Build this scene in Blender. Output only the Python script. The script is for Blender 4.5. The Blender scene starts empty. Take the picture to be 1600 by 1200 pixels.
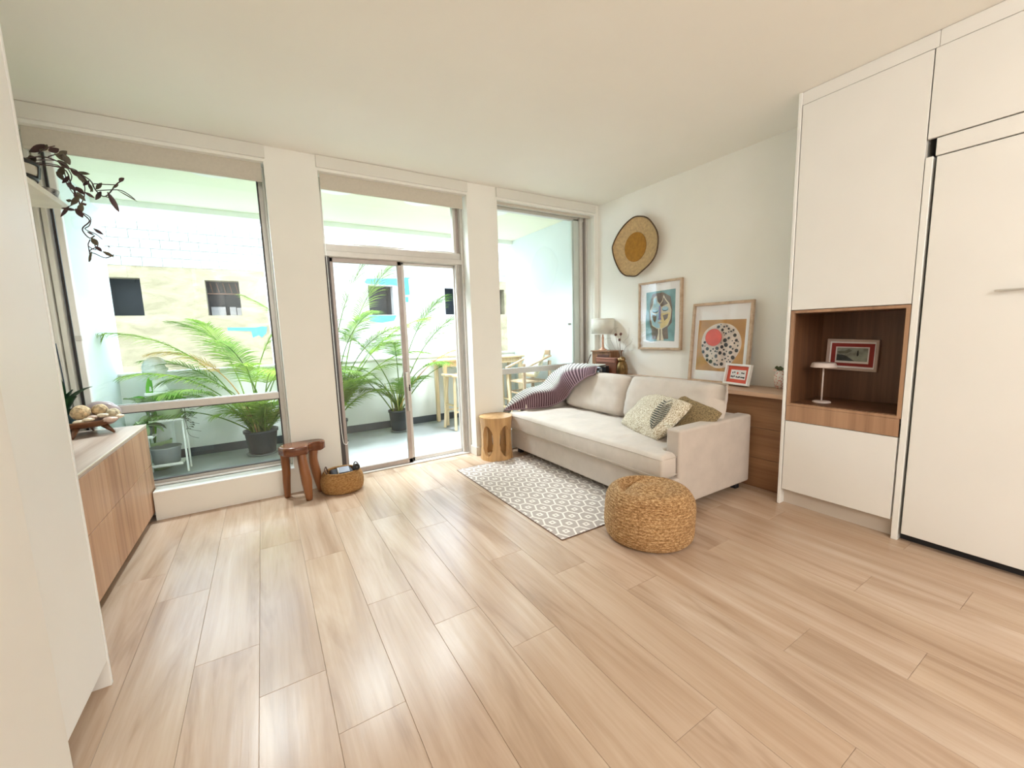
import bpy, bmesh, math, random
from math import sin, cos, pi, radians, sqrt, atan2
from mathutils import Vector as V, Matrix, noise

# ---------------------------------------------------------------- camera
FPX, YAW, PIT, ROL, CAMH = 635.37, radians(31.3037), radians(7.2827), radians(-1.7227), 1.32
fw = V((sin(YAW)*cos(PIT), cos(YAW)*cos(PIT), -sin(PIT)))
rt = V((cos(YAW), -sin(YAW), 0)); up = rt.cross(fw)
rt2 = cos(ROL)*rt + sin(ROL)*up; up2 = -sin(ROL)*rt + cos(ROL)*up
cd = bpy.data.cameras.new('camera'); cam = bpy.data.objects.new('camera', cd)
bpy.context.scene.collection.objects.link(cam)
cd.sensor_fit = 'HORIZONTAL'; cd.sensor_width = 36; cd.lens = FPX/1600*36; cd.clip_start = .02; cd.clip_end = 200
cam.matrix_world = Matrix(((rt2.x, up2.x, -fw.x, 0), (rt2.y, up2.y, -fw.y, 0), (rt2.z, up2.z, -fw.z, CAMH), (0, 0, 0, 1)))
sc = bpy.context.scene; sc.camera = cam
C = sc.collection

# ---------------------------------------------------------------- light and exposure
sc.view_settings.view_transform = 'Standard'; sc.view_settings.look = 'None'
sc.view_settings.gamma = 1; sc.view_settings.use_curve_mapping = False
sc.view_settings.exposure = 0.72
sc.cycles.max_bounces = 10; sc.cycles.diffuse_bounces = 6; sc.cycles.glossy_bounces = 4; sc.cycles.transparent_max_bounces = 16
sc.cycles.sample_clamp_indirect = 8; sc.cycles.use_denoising = True; sc.cycles.caustics_reflective = False; sc.cycles.caustics_refractive = False
w = bpy.data.worlds.new('sky'); sc.world = w; w.use_nodes = True
nt = w.node_tree; bg = nt.nodes['Background']
bg.inputs[0].default_value = (.66, .82, 1.0, 1); bg.inputs[1].default_value = 5.2
sd = bpy.data.lights.new('sun', 'SUN'); sd.energy = 2.0; sd.angle = radians(1.0); sd.color = (1, .95, .86)
sun = bpy.data.objects.new('sun', sd); C.objects.link(sun); sun.rotation_euler = (radians(43), 0, radians(-20))
# added fill lights behind the camera, lifting the underlit room
ROOM_FILLS = [(0.2, -1.7), (2.0, -1.7), (0.2, -2.5), (2.0, -2.5)]
ROOM_FILL_W = 22
for i, (x, y) in enumerate(ROOM_FILLS):
    ld = bpy.data.lights.new('room_fill_light', 'POINT'); ld.shadow_soft_size = .14; ld.energy = ROOM_FILL_W; ld.color = (.97, .985, 1)
    lo = bpy.data.objects.new('room_fill_light', ld); C.objects.link(lo); lo.location = (x, y, 2.45)
# added balcony fill lights, kept out of view close to the house wall
BALCONY_FILLS = [(-.25, 4.42), (.75, 4.42), (1.6, 4.42), (2.5, 4.42)]
for i, (x, y) in enumerate(BALCONY_FILLS):
    ld = bpy.data.lights.new('balcony_fill_light', 'AREA'); ld.shape = 'DISK'; ld.size = .34; ld.energy = 31; ld.spread = radians(112); ld.color = (.84, .93, 1)
    lo = bpy.data.objects.new('balcony_fill_light', ld); C.objects.link(lo); lo.location = (x, y, 2.735)

# ---------------------------------------------------------------- helpers
def ray(x, y): return rt2*((x-800)/FPX) - up2*((y-600)/FPX) + fw
O = V((0, 0, CAMH))
def AY(x, y, Y):
    d = ray(x, y); return O + d*(Y/d.y)
def AX(x, y, X):
    d = ray(x, y); return O + d*(X/d.x)
def AZ(x, y, z=0):
    d = ray(x, y); return O + d*((z-CAMH)/d.z)

def BM(): return bmesh.new()
def box(bm, x0, x1, y0, y1, z0, z1, mi=0):
    vs = [bm.verts.new(p) for p in ((x0,y0,z0),(x1,y0,z0),(x1,y1,z0),(x0,y1,z0),(x0,y0,z1),(x1,y0,z1),(x1,y1,z1),(x0,y1,z1))]
    fs = [bm.faces.new([vs[i] for i in f]) for f in ((3,2,1,0),(4,5,6,7),(0,1,5,4),(1,2,6,5),(2,3,7,6),(3,0,4,7))]
    for f in fs: f.material_index = mi
    return vs, fs
def rbox(bm, x0, x1, y0, y1, z0, z1, r=.004, seg=2, mi=0):
    b = BM(); box(b, x0, x1, y0, y1, z0, z1)
    bmesh.ops.bevel(b, geom=b.edges[:], offset=r, segments=seg, profile=.5, affect='EDGES')
    merge(bm, b, mi)
def merge(bm, b, mi=0, mat=None):
    if mat is not None: bmesh.ops.transform(b, matrix=mat, verts=b.verts[:])
    mp = {}
    for v in b.verts: mp[v] = bm.verts.new(v.co)
    for f in b.faces:
        try:
            g = bm.faces.new([mp[v] for v in f.verts]); g.material_index = mi or f.material_index; g.smooth = f.smooth
        except ValueError: pass
    b.free()
def lathe(bm, prof, c=(0,0,0), n=32, mi=0, sq=1.0, smooth=True, wob=None):
    rings = []
    for r, z in prof:
        ring = []
        for k in range(n):
            a = 2*pi*k/n; rr = r*(wob(a, z) if wob else 1)
            ring.append(bm.verts.new((c[0]+rr*cos(a), c[1]+rr*sin(a)*sq, c[2]+z)))
        rings.append(ring)
    for a, b in zip(rings, rings[1:]):
        for k in range(n):
            f = bm.faces.new((a[k], a[(k+1) % n], b[(k+1) % n], b[k])); f.smooth = smooth; f.material_index = mi
    for ring, rev in ((rings[0], True), (rings[-1], False)):
        if prof[0 if rev else -1][0] > 1e-4:
            f = bm.faces.new(ring[::-1] if rev else ring); f.material_index = mi
def tube(bm, pts, r, n=8, mi=0, cap=True):
    pts = [V(p) for p in pts]; m = len(pts); rings = []
    rr = r if isinstance(r, (list, tuple)) else [r]*m
    t0 = (pts[1]-pts[0]).normalized(); u = t0.orthogonal().normalized()
    for i, p in enumerate(pts):
        t = (pts[min(i+1, m-1)]-pts[max(i-1, 0)]).normalized()
        u = (u - t*u.dot(t)).normalized(); v = t.cross(u)
        rings.append([bm.verts.new(p + (u*cos(2*pi*k/n)+v*sin(2*pi*k/n))*rr[i]) for k in range(n)])
    for a, b in zip(rings, rings[1:]):
        for k in range(n):
            f = bm.faces.new((a[k], a[(k+1) % n], b[(k+1) % n], b[k])); f.smooth = True; f.material_index = mi
    if cap:
        for ring in (rings[0][::-1], rings[-1]):
            f = bm.faces.new(ring); f.material_index = mi
def bar(bm, a, b, w, h, mi=0, r=0.003):
    a, b = V(a), V(b); d = b-a; L = d.length; t = d/L
    s = V((0,0,1)).cross(t)
    s = V((1,0,0)) if s.length < 1e-3 else s.normalized()
    n = t.cross(s)
    q = BM(); box(q, 0, L, -w/2, w/2, -h/2, h/2)
    if r: bmesh.ops.bevel(q, geom=q.edges[:], offset=min(r, w*.3, h*.3), segments=2, affect='EDGES')
    merge(bm, q, mi, Matrix(((t.x, s.x, n.x, a.x), (t.y, s.y, n.y, a.y), (t.z, s.z, n.z, a.z), (0,0,0,1))))
def sph(bm, c, r, mi=0, sx=1, sy=1, sz=1, sub=2, ns=0, seed=0):
    b = BM(); bmesh.ops.create_icosphere(b, subdivisions=sub, radius=1)
    for v in b.verts:
        k = 1 + ns*noise.noise(v.co*2.3+V((seed, seed*1.7, 0)))
        v.co = V((c[0]+v.co.x*r*sx*k, c[1]+v.co.y*r*sy*k, c[2]+v.co.z*r*sz*k))
    for f in b.faces: f.smooth = True
    merge(bm, b, mi)
def smooth_path(ps, n=6):
    ps = [V(p) for p in ps]; out = []
    for i in range(len(ps)-1):
        a, b, c, d = ps[max(i-1, 0)], ps[i], ps[i+1], ps[min(i+2, len(ps)-1)]
        for k in range(n):
            t = k/n; out.append(.5*((2*b)+(c-a)*t+(2*a-5*b+4*c-d)*t*t+(3*b-a-3*c+d)*t**3))
    out.append(ps[-1]); return out
def cushion(sx, sy, sz, n=14, e=5.0, wr=.006, seed=0, pinch=.55):
    """soft pillow centred on the origin; sx, sy across, sz thickness"""
    b = BM(); bmesh.ops.create_cube(b, size=2)
    bmesh.ops.subdivide_edges(b, edges=b.edges[:], cuts=n, use_grid_fill=True)
    for v in b.verts:
        x, y, z = v.co
        f = ((1-abs(x)**e)*(1-abs(y)**e)); f = max(f, 0)**pinch
        m = max(abs(x), abs(y))
        px, py = x*sqrt(1-y*y*.12*(abs(x)**2)), y*sqrt(1-x*x*.12*(abs(y)**2))
        zz = z*(.10+.90*f)
        q = V((px*sx/2, py*sy/2, zz*sz/2))
        d = noise.noise(V((q.x*9+seed, q.y*9, z*2)))*wr*1.6 + noise.noise(V((q.x*26+seed, q.y*26, z*3)))*wr*.7
        q.z += d*z
        v.co = q
    for f in b.faces: f.smooth = True
    return b

WL = {}
def tag(o, label=None, cat=None, group=None, kind=None):
    if label: o['label'] = label
    if cat: o['category'] = cat
    if group: o['group'] = group
    if kind: o['kind'] = kind
    return o
def obj(name, bm, mats, parent=None, local=False, bev=0):
    me = bpy.data.meshes.new(name)
    if parent is not None and not local:
        bmesh.ops.translate(bm, vec=-WL[parent.name], verts=bm.verts[:])
    bmesh.ops.recalc_face_normals(bm, faces=bm.faces[:])
    bm.to_mesh(me); bm.free()
    for m in (mats if isinstance(mats, (list, tuple)) else [mats]): me.materials.append(m)
    o = bpy.data.objects.new(name, me); C.objects.link(o)
    if parent is not None: o.parent = parent; WL[o.name] = WL[parent.name]
    else: WL[o.name] = V((0, 0, 0))
    if bev:
        md = o.modifiers.new('b', 'BEVEL'); md.width = bev; md.segments = 2; md.limit_method = 'ANGLE'
    return o
def thing(name, loc, label, cat, group=None, mat=None):
    o = bpy.data.objects.new(name, None); C.objects.link(o); o.empty_display_size = .1
    if mat is not None: o.matrix_world = mat; WL[o.name] = V((0, 0, 0))
    else: o.location = loc; WL[o.name] = V(loc)
    return tag(o, label, cat, group)
def copy_tree(o, parent=None):
    c = o.copy(); C.objects.link(c); c.parent = parent
    for ch in list(o.children): copy_tree(ch, c)
    return c
def struct(name, bm, mats, parent=None, bev=0):
    o = obj(name, bm, mats, parent, bev=bev)
    if parent is None: o['kind'] = 'structure'
    return o

# ---------------------------------------------------------------- materials
def newmat(name):
    m = bpy.data.materials.new(name); m.use_nodes = True
    return m, m.node_tree, m.node_tree.nodes['Principled BSDF']
def N(t, ty, **k):
    n = t.nodes.new(ty)
    for a, b in k.items(): setattr(n, a, b)
    return n
def coords(t, scale=(1,1,1), rot=(0,0,0), rnd=False):
    tc = N(t, 'ShaderNodeTexCoord'); mp = N(t, 'ShaderNodeMapping')
    mp.inputs['Scale'].default_value = scale; mp.inputs['Rotation'].default_value = rot
    t.links.new(tc.outputs['Object'], mp.inputs['Vector'])
    if rnd:
        oi = N(t, 'ShaderNodeObjectInfo'); ml = N(t, 'ShaderNodeMath', operation='MULTIPLY'); ml.inputs[1].default_value = 37.0
        t.links.new(oi.outputs['Random'], ml.inputs[0]); cx = N(t, 'ShaderNodeCombineXYZ')
        for i in range(3): t.links.new(ml.outputs[0], cx.inputs[i])
        t.links.new(cx.outputs[0], mp.inputs['Location'])
    return mp.outputs[0]
def ramp(t, fac, stops):
    r = N(t, 'ShaderNodeValToRGB'); e = r.color_ramp.elements
    e[0].position, e[0].color = stops[0][0], (*stops[0][1], 1)
    e[1].position, e[1].color = stops[-1][0], (*stops[-1][1], 1)
    for p, c in stops[1:-1]:
        x = e.new(p); x.color = (*c, 1)
    t.links.new(fac, r.inputs[0]); return r.outputs[0]
def nz(t, vec, scale, detail=3, rough=.5, dist=0):
    n = N(t, 'ShaderNodeTexNoise'); n.inputs['Scale'].default_value = scale; n.inputs['Detail'].default_value = detail
    n.inputs['Roughness'].default_value = rough; n.inputs['Distortion'].default_value = dist
    t.links.new(vec, n.inputs['Vector']); return n.outputs['Fac']
def bump(t, p, h, s, d=.01):
    b = N(t, 'ShaderNodeBump'); b.inputs['Strength'].default_value = s; b.inputs['Distance'].default_value = d
    t.links.new(h, b.inputs['Height']); t.links.new(b.outputs[0], p.inputs['Normal'])
def M(name, c, rough=.6, var=.06, scale=8, metal=0, bmp=0, bs=60, stretch=(1,1,1), emit=0):
    m, t, p = newmat(name)
    v = coords(t, stretch); f = nz(t, v, scale, 4)
    lo = tuple(max(0, x*(1-var)) for x in c); hi = tuple(min(1, x*(1+var)) for x in c)
    t.links.new(ramp(t, f, [(.3, lo), (.7, hi)]), p.inputs['Base Color'])
    p.inputs['Roughness'].default_value = rough; p.inputs['Metallic'].default_value = metal
    if bmp: bump(t, p, nz(t, v, bs, 3), bmp)
    return m
def wood(name, c0, c1, c2, axis='z', sc_=1.0, rough=.45, rnd=False, bmp=.12):
    m, t, p = newmat(name)
    s = {'x': (.7, 14, 14), 'y': (14, .7, 14), 'z': (14, 14, .7)}[axis]
    s2 = {'x': (1.2, 60, 60), 'y': (60, 1.2, 60), 'z': (60, 60, 1.2)}[axis]
    v = coords(t, tuple(a*sc_ for a in s), rnd=rnd); v2 = coords(t, tuple(a*sc_ for a in s2), rnd=rnd)
    a = nz(t, v, 1.0, 4, .55, .6); b = nz(t, v2, 1.0, 3, .6)
    mx = N(t, 'ShaderNodeMath', operation='MULTIPLY_ADD'); mx.inputs[1].default_value = .35
    t.links.new(b, mx.inputs[0]); sb = N(t, 'ShaderNodeMath', operation='MULTIPLY_ADD'); sb.inputs[1].default_value = .85; sb.inputs[2].default_value = -.08
    t.links.new(a, sb.inputs[0]); t.links.new(sb.outputs[0], mx.inputs[2])
    t.links.new(ramp(t, mx.outputs[0], [(.30, c0), (.5, c1), (.72, c2)]), p.inputs['Base Color'])
    p.inputs['Roughness'].default_value = rough
    if bmp: bump(t, p, b, bmp, .003)
    return m
class X:
    """tiny shader math expression"""
    def __init__(s, t, o): s.t, s.o = t, o
    def op(s, name, b=None, c=None):
        n = N(s.t, 'ShaderNodeMath', operation=name); 
        for i, q in enumerate((s, b, c)):
            if q is None: continue
            if isinstance(q, X): s.t.links.new(q.o, n.inputs[i])
            else: n.inputs[i].default_value = q
        return X(s.t, n.outputs[0])
    def __add__(s, b): return s.op('ADD', b)
    def __sub__(s, b): return s.op('SUBTRACT', b)
    def __mul__(s, b): return s.op('MULTIPLY', b)
    def lt(s, b): return s.op('LESS_THAN', b)
    def gt(s, b): return s.op('GREATER_THAN', b)
    def abs(s): return s.op('ABSOLUTE')
    def mod(s, b): return s.op('FLOORED_MODULO', b)
    def max(s, b): return s.op('MAXIMUM', b)
def xyz(t, vec):
    s = N(t, 'ShaderNodeSeparateXYZ'); t.links.new(vec, s.inputs[0]); return [X(t, s.outputs[i]) for i in range(3)]
def mixc(t, fac, a, b):
    n = N(t, 'ShaderNodeMix', data_type='RGBA'); t.links.new(fac.o if isinstance(fac, X) else fac, n.inputs[0])
    for i, c in ((6, a), (7, b)):
        if isinstance(c, tuple): n.inputs[i].default_value = (*c, 1)
        else: t.links.new(c, n.inputs[i])
    return n.outputs[2]

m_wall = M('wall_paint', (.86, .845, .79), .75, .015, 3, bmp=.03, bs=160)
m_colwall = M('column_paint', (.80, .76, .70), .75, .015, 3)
m_ceil = M('ceiling_paint', (.91, .88, .815), .8, .012, 2)
m_white = M('white_laminate', (.82, .80, .765), .38, .012, 3)
m_whiteedge = M('white_edge', (.86, .85, .82), .35, .01, 3)
m_toe = M('grey_beige_toe_kick', (.62, .55, .48), .5, .03, 5)
m_black = M('black_recess', (.015, .015, .02), .6, .1)
m_alu = M('window_aluminium', (.62, .59, .55), .4, .03, 20, metal=.25)
m_aludark = M('dark_gasket', (.06, .05, .05), .5, .1)
m_alubrown = M('brown_grey_door_frame', (.42, .36, .33), .42, .05, 20, metal=.2)
m_shade = M('shade_fabric', (.60, .55, .47), .9, .03, 60)
m_valance = M('valance_painted', (.74, .72, .66), .5, .01, 4)
m_chrome = M('brushed_metal', (.7, .69, .66), .3, .04, 30, metal=.9)

def glass(name, tint, gl=.07):
    m = bpy.data.materials.new(name); m.use_nodes = True; t = m.node_tree; t.nodes.clear()
    out = N(t, 'ShaderNodeOutputMaterial'); tr = N(t, 'ShaderNodeBsdfTransparent'); g = N(t, 'ShaderNodeBsdfGlossy'); mx = N(t, 'ShaderNodeMixShader')
    lw = N(t, 'ShaderNodeLayerWeight'); lw.inputs[0].default_value = .5
    pw = N(t, 'ShaderNodeMath', operation='POWER'); pw.inputs[1].default_value = 5; t.links.new(lw.outputs['Facing'], pw.inputs[0])
    fr = N(t, 'ShaderNodeMath', operation='MULTIPLY_ADD'); fr.inputs[1].default_value = .7; fr.inputs[2].default_value = .035; t.links.new(pw.outputs[0], fr.inputs[0])
    tr.inputs[0].default_value = (*tint, 1); g.inputs['Roughness'].default_value = .02
    t.links.new(fr.outputs[0], mx.inputs[0]); t.links.new(tr.outputs[0], mx.inputs[1]); t.links.new(g.outputs[0], mx.inputs[2]); t.links.new(mx.outputs[0], out.inputs[0])
    return m
m_glass = glass('window_glass', (.955, .975, .965))

# floor planks
def floor_mat():
    m, t, p = newmat('light_oak_plank')
    v = coords(t, (7, .75, 7), rnd=True); v2 = coords(t, (70, 2.2, 70), rnd=True); v3 = coords(t, (3.2, .55, 3.2), rnd=True)
    a = nz(t, v, 1, 4, .6, 1.2); b = nz(t, v2, 1, 3, .6); c = nz(t, v3, 1.3, 2, .5, .5)
    wv = N(t, 'ShaderNodeTexWave', wave_type='RINGS', rings_direction='Y'); wv.inputs['Scale'].default_value = 2.2; wv.inputs['Distortion'].default_value = 9; wv.inputs['Detail'].default_value = 2; wv.inputs['Detail Scale'].default_value = .8
    t.links.new(coords(t, (3.0, .35, 3.0), rnd=True), wv.inputs['Vector'])
    base = ramp(t, a, [(.28, (.37, .245, .165)), (.45, (.505, .365, .265)), (.72, (.59, .455, .35))])
    dark = ramp(t, c, [(.38, (.86, .81, .76)), (.58, (1, 1, 1))])
    mu = N(t, 'ShaderNodeMix', data_type='RGBA', blend_type='MULTIPLY'); mu.inputs[0].default_value = .75
    t.links.new(base, mu.inputs[6]); t.links.new(dark, mu.inputs[7])
    fine = ramp(t, b, [(.35, (.90, .87, .84)), (.6, (1, 1, 1))])
    mu2 = N(t, 'ShaderNodeMix', data_type='RGBA', blend_type='MULTIPLY'); mu2.inputs[0].default_value = .6
    t.links.new(mu.outputs[2], mu2.inputs[6]); t.links.new(fine, mu2.inputs[7])
    oi = N(t, 'ShaderNodeObjectInfo'); rr = ramp(t, oi.outputs['Random'], [(0, (.96, .96, .965)), (.5, (1, .98, .97)), (1, (1.0, 1.0, .98))])
    mu3 = N(t, 'ShaderNodeMix', data_type='RGBA', blend_type='MULTIPLY'); mu3.inputs[0].default_value = 1
    t.links.new(mu2.outputs[2], mu3.inputs[6]); t.links.new(rr, mu3.inputs[7])
    t.links.new(mu3.outputs[2], p.inputs['Base Color'])
    p.inputs['Roughness'].default_value = .27; p.inputs['Specular IOR Level'].default_value = .5
    ad = N(t, 'ShaderNodeMath', operation='MULTIPLY_ADD'); ad.inputs[1].default_value = .5
    t.links.new(wv.outputs['Fac'], ad.inputs[0]); t.links.new(b, ad.inputs[2])
    bump(t, p, ad.outputs[0], .22, .0012)
    return m
m_floor = floor_mat()
m_sub = M('floor_joint', (.52, .42, .33), .8, .05)

m_side = wood('sideboard_oak', (.31, .15, .078), (.47, .265, .155), (.58, .36, .225), 'z', .8, .42)
m_sidetop = wood('sideboard_top_oak', (.38, .27, .21), (.50, .38, .31), (.62, .50, .42), 'y', .9, .32)
m_walnut = wood('walnut_niche', (.075, .031, .014), (.13, .056, .025), (.19, .088, .042), 'z', .9, .45)
m_walfr = wood('oak_niche_frame', (.26, .14, .08), (.38, .215, .125), (.48, .29, .175), 'z', .9, .4)
m_deskp = wood('desk_panel_wood', (.16, .075, .035), (.27, .135, .065), (.37, .20, .10), 'y', .8, .45)
m_deskt = wood('desk_top_wood', (.42, .25, .16), (.56, .36, .24), (.64, .44, .31), 'y', .8, .4)
m_frame = wood('picture_frame_oak', (.40, .27, .17), (.52, .37, .25), (.62, .46, .33), 'z', 1.5, .45)
# ---------------------------------------------------------------- structure
XL, XR, YB, YR, ZC = -1.30, 3.67, 3.872, -3.0, 2.82
b = BM(); box(b, -1.45, 3.8, YR-.15, 4.14, -.20, -.004)
floor = struct('floor', b, m_sub)
PW = .228
def chbox(x0, x1, y0, y1, z0, z1, c=.0008):
    q = BM()
    lo = [(x0,y0,z0),(x1,y0,z0),(x1,y1,z0),(x0,y1,z0)]; md = [(x0,y0,z1-c),(x1,y0,z1-c),(x1,y1,z1-c),(x0,y1,z1-c)]
    hi = [(x0+c,y0+c,z1),(x1-c,y0+c,z1),(x1-c,y1-c,z1),(x0+c,y1-c,z1)]
    L = [[q.verts.new(p) for p in s] for s in (lo, md, hi)]
    for a, d in ((L[0], L[1]), (L[1], L[2])):
        for k in range(4): q.faces.new((a[k], a[(k+1) % 4], d[(k+1) % 4], d[k]))
    q.faces.new(L[2]); return q
full = {}
g = .0005
for i in range(-7, 16):
    x0, x1 = .10+PW*i, .10+PW*(i+1)
    x0, x1 = max(x0, XL), min(x1, XR)
    if x1-x0 < .01: continue
    off = {0: 1.35, 1: 1.98, 2: 1.665}[i % 3]
    k = -5
    while off+1.255*k < YB:
        y0, y1 = max(off+1.255*k, YR), min(off+1.255*(k+1), YB); k += 1
        if y1-y0 < .01: continue
        key = (round(x1-x0, 4), round(y1-y0, 4))
        if key not in full:
            q = chbox(g, x1-x0-g, g, y1-y0-g, -.0035, 0)
            me = bpy.data.meshes.new('plank'); bmesh.ops.recalc_face_normals(q, faces=q.faces[:]); q.to_mesh(me); q.free(); me.materials.append(m_floor); full[key] = me
        o = bpy.data.objects.new('plank', full[key]); C.objects.link(o); o.location = (x0, y0, 0); o.parent = floor
for x0, x1 in ((.53, 1.0), (1.0, 1.885)):      # planks running into the door reveal
    q = chbox(x0+g, x1-g, YB+g, 4.0, -.0035, 0); obj('plank', q, m_floor, floor)

b = BM(); box(b, -1.45, 3.8, YR-.15, 4.12, ZC, ZC+.15); struct('ceiling', b, m_ceil)
b = BM()
box(b, -1.45, 3.8, YB, 4.12, 2.70, ZC)
box(b, -1.45, -1.2, YB, 4.12, 0, 2.70); box(b, -.79, .14, YB, 4.12, 0, .205); box(b, -1.2, -.79, 4.004, 4.12, 0, .222); box(b, .14, .525, YB, 4.12, 0, 2.70)
box(b, 1.885, 2.235, YB, 4.12, 0, 2.70); box(b, 2.235, 3.6, YB, 4.12, 0, .205); box(b, 3.6, 3.8, YB, 4.12, 0, 2.70)
struct('wall_back', b, m_wall)
b = BM(); box(b, XR, 3.8, YR-.15, YB, 0, ZC); struct('wall_right', b, m_wall)
b = BM(); box(b, -1.45, XL, 1.4, YB, 0, ZC); struct('wall_left', b, m_wall)
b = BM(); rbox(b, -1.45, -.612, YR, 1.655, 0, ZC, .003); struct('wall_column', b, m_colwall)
b = BM(); box(b, -1.45, 3.8, YR-.15, YR, 0, ZC); struct('wall_rear', b, m_wall)
b = BM(); rbox(b, 1.890, 2.24, 3.858, 3.872, 0, .095, .003); rbox(b, 1.872, 1.886, 3.858, 4.0, 0, .095, .003)
struct('baseboard_back', b, m_valance)
b = BM(); rbox(b, -.788, .145, 3.860, 4.0, .205, .222, .004); struct('trim_1', b, m_whiteedge)
b = BM(); rbox(b, 2.235, 3.6, 3.860, 4.0, .205, .222, .004); struct('trim_2', b, m_whiteedge)

# unseen pendant fittings, made up to carry the added room lights
for x, y in ROOM_FILLS:
    t = thing('added_fill_pendant', (x, y, ZC), 'added open ring pendant for fill light behind the camera, '+('nearer' if y > -2 else 'farther')+' row, '+('left' if x < 1 else 'right')+' side', 'lamp', 'added fill pendants behind the camera')
    b = BM(); lathe(b, [(.05, -.02), (.05, -.001)], (x, y, ZC), 24); obj('canopy', b, m_whiteedge, t)
    b = BM(); tube(b, [(x, y, ZC-.01), (x, y, 2.62)], .003, 6); obj('cord', b, m_whiteedge, t)
    b = BM(); tube(b, [(x+.22*cos(2*pi*k/24), y+.22*sin(2*pi*k/24), 2.45) for k in range(25)], .006, 6)
    for k in range(3): tube(b, [(x, y, 2.62), (x+.22*cos(2*pi*k/3), y+.22*sin(2*pi*k/3), 2.45)], .003, 5)
    obj('ring', b, m_whiteedge, t)

for (x, y), wh_ in zip(BALCONY_FILLS, ('outside the left picture window', 'outside the left half of the glass door', 'outside the right half of the glass door', 'outside the corner window by the sofa')):
    b = BM(); lathe(b, [(.18, -.05), (.19, -.001)], (x, y, 2.80), 32)
    tag(obj('added_balcony_fitting', b, m_whiteedge), 'added flush fill lamp on the balcony ceiling '+wh_, 'lamp', 'added fill lamps on the balcony ceiling')  # made-up fitting for each added balcony light

# windows: frames with profiles, panes
YF = 4.045
def frame_bar(bm, x0, x1, z0, z1, y0=YF, y1=YF+.055, mi=0): rbox(bm, x0, x1, y0, y1, z0, z1, .004, 1, mi)
def pane(x0, x1, z0, z1, parent, y=YF+.03):
    b = BM(); box(b, x0, x1, y, y+.004, z0, z1); return obj('pane', b, m_glass, parent)
# window 1
b = BM()
frame_bar(b, .088, .14, .222, 2.70); frame_bar(b, .122, .14, .222, 2.70, 4.0); frame_bar(b, -1.2, .14, 2.655, 2.70)
frame_bar(b, -1.2, .14, .222, .262); frame_bar(b, -1.2, .14, .222, .237, 4.01)
w1 = struct('window_1', b, m_alu)
for x0, x1, yy in ((-1.2, -1.175, 4.0), (-1.168, -1.140, 4.02)):
    b = BM(); frame_bar(b, x0, x1, .222, 2.70, yy); obj('window_jamb', b, m_valance, w1)
b = BM(); rbox(b, -1.09, .088, 4.03, 4.095, .810, .868, .004, 1); obj('window_rail', b, m_alu, w1)
b = BM(); rbox(b, -1.112, -1.078, 4.04, 4.08, .25, 2.66, .003, 1); obj('window_stile', b, m_whiteedge, w1)
b = BM(); rbox(b, -1.136, -1.122, 4.065, 4.09, .25, 2.66, .002, 1); obj('gasket', b, m_aludark, w1)
for z0, z1 in ((.860, .868), (.803, .811), (.261, .269)):
    b = BM(); box(b, -1.08, .088, 4.034, 4.07, z0, z1); obj('gasket', b, m_aludark, w1)
b = BM(); box(b, .080, .089, 4.04, 4.08, .26, 2.66); obj('gasket', b, m_aludark, w1)
pane(-1.08, .09, .865, 2.66, w1); pane(-1.08, .09, .255, .815, w1)
b = BM(); rbox(b, -1.105, -1.07, 4.015, 4.045, 1.35, 1.385, .004); obj('latch', b, m_alu, w1)
# window 3
b = BM()
frame_bar(b, 2.235, 2.262, .222, 2.70, 4.03); frame_bar(b, 3.58, 3.6, .222, 2.70, 4.0); frame_bar(b, 3.50, 3.545, .222, 2.70, 4.02)
frame_bar(b, 2.235, 3.6, .222, .262); frame_bar(b, 2.235, 3.6, 2.66, 2.70)
w3 = struct('window_2', b, m_alu)
b = BM(); rbox(b, 3.545, 3.58, 4.06, 4.09, .25, 2.68, .002); obj('gasket', b, m_alubrown, w3)
b = BM(); rbox(b, 3.415, 3.50, 4.045, 4.095, .25, 2.68, .003); rbox(b, 3.395, 3.405, 4.05, 4.08, .25, 2.68, .003); obj('window_stile', b, M('pale_green_grey_aluminium', (.60, .66, .62), .4, .03), w3)
b = BM(); rbox(b, 2.262, 3.41, 4.03, 4.095, .835, .90, .004, 1); obj('window_rail', b, m_alu, w3)
b = BM(); box(b, 2.262, 3.41, 4.034, 4.07, .893, .901); obj('gasket', b, m_aludark, w3)
pane(2.26, 3.41, .895, 2.67, w3); pane(2.26, 3.41, .255, .84, w3)
b = BM(); rbox(b, 3.30, 3.345, 4.02, 4.045, 1.385, 1.41, .003); obj('latch', b, M('latch_grey', (.35, .38, .36), .4), w3)
# transom window above door
b = BM()
frame_bar(b, .525, .56, 2.02, 2.70, 4.02); frame_bar(b, .56, 1.80, 2.145, 2.165, 4.035); frame_bar(b, .525, 1.885, 2.66, 2.70)
frame_bar(b, .525, 1.885, 2.03, 2.15, 4.025, 4.10); frame_bar(b, .54, 1.87, 2.035, 2.085, 4.005, 4.11)
frame_bar(b, 1.80, 1.83, 2.15, 2.70); frame_bar(b, 1.858, 1.885, 0, 2.70, 4.0)
w2 = struct('window_3', b, m_alu)
b = BM(); rbox(b, 1.83, 1.858, 4.05, 4.09, 2.15, 2.67, .002); obj('gasket', b, m_alubrown, w2)
pane(.56, 1.80, 2.15, 2.67, w2)
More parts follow.
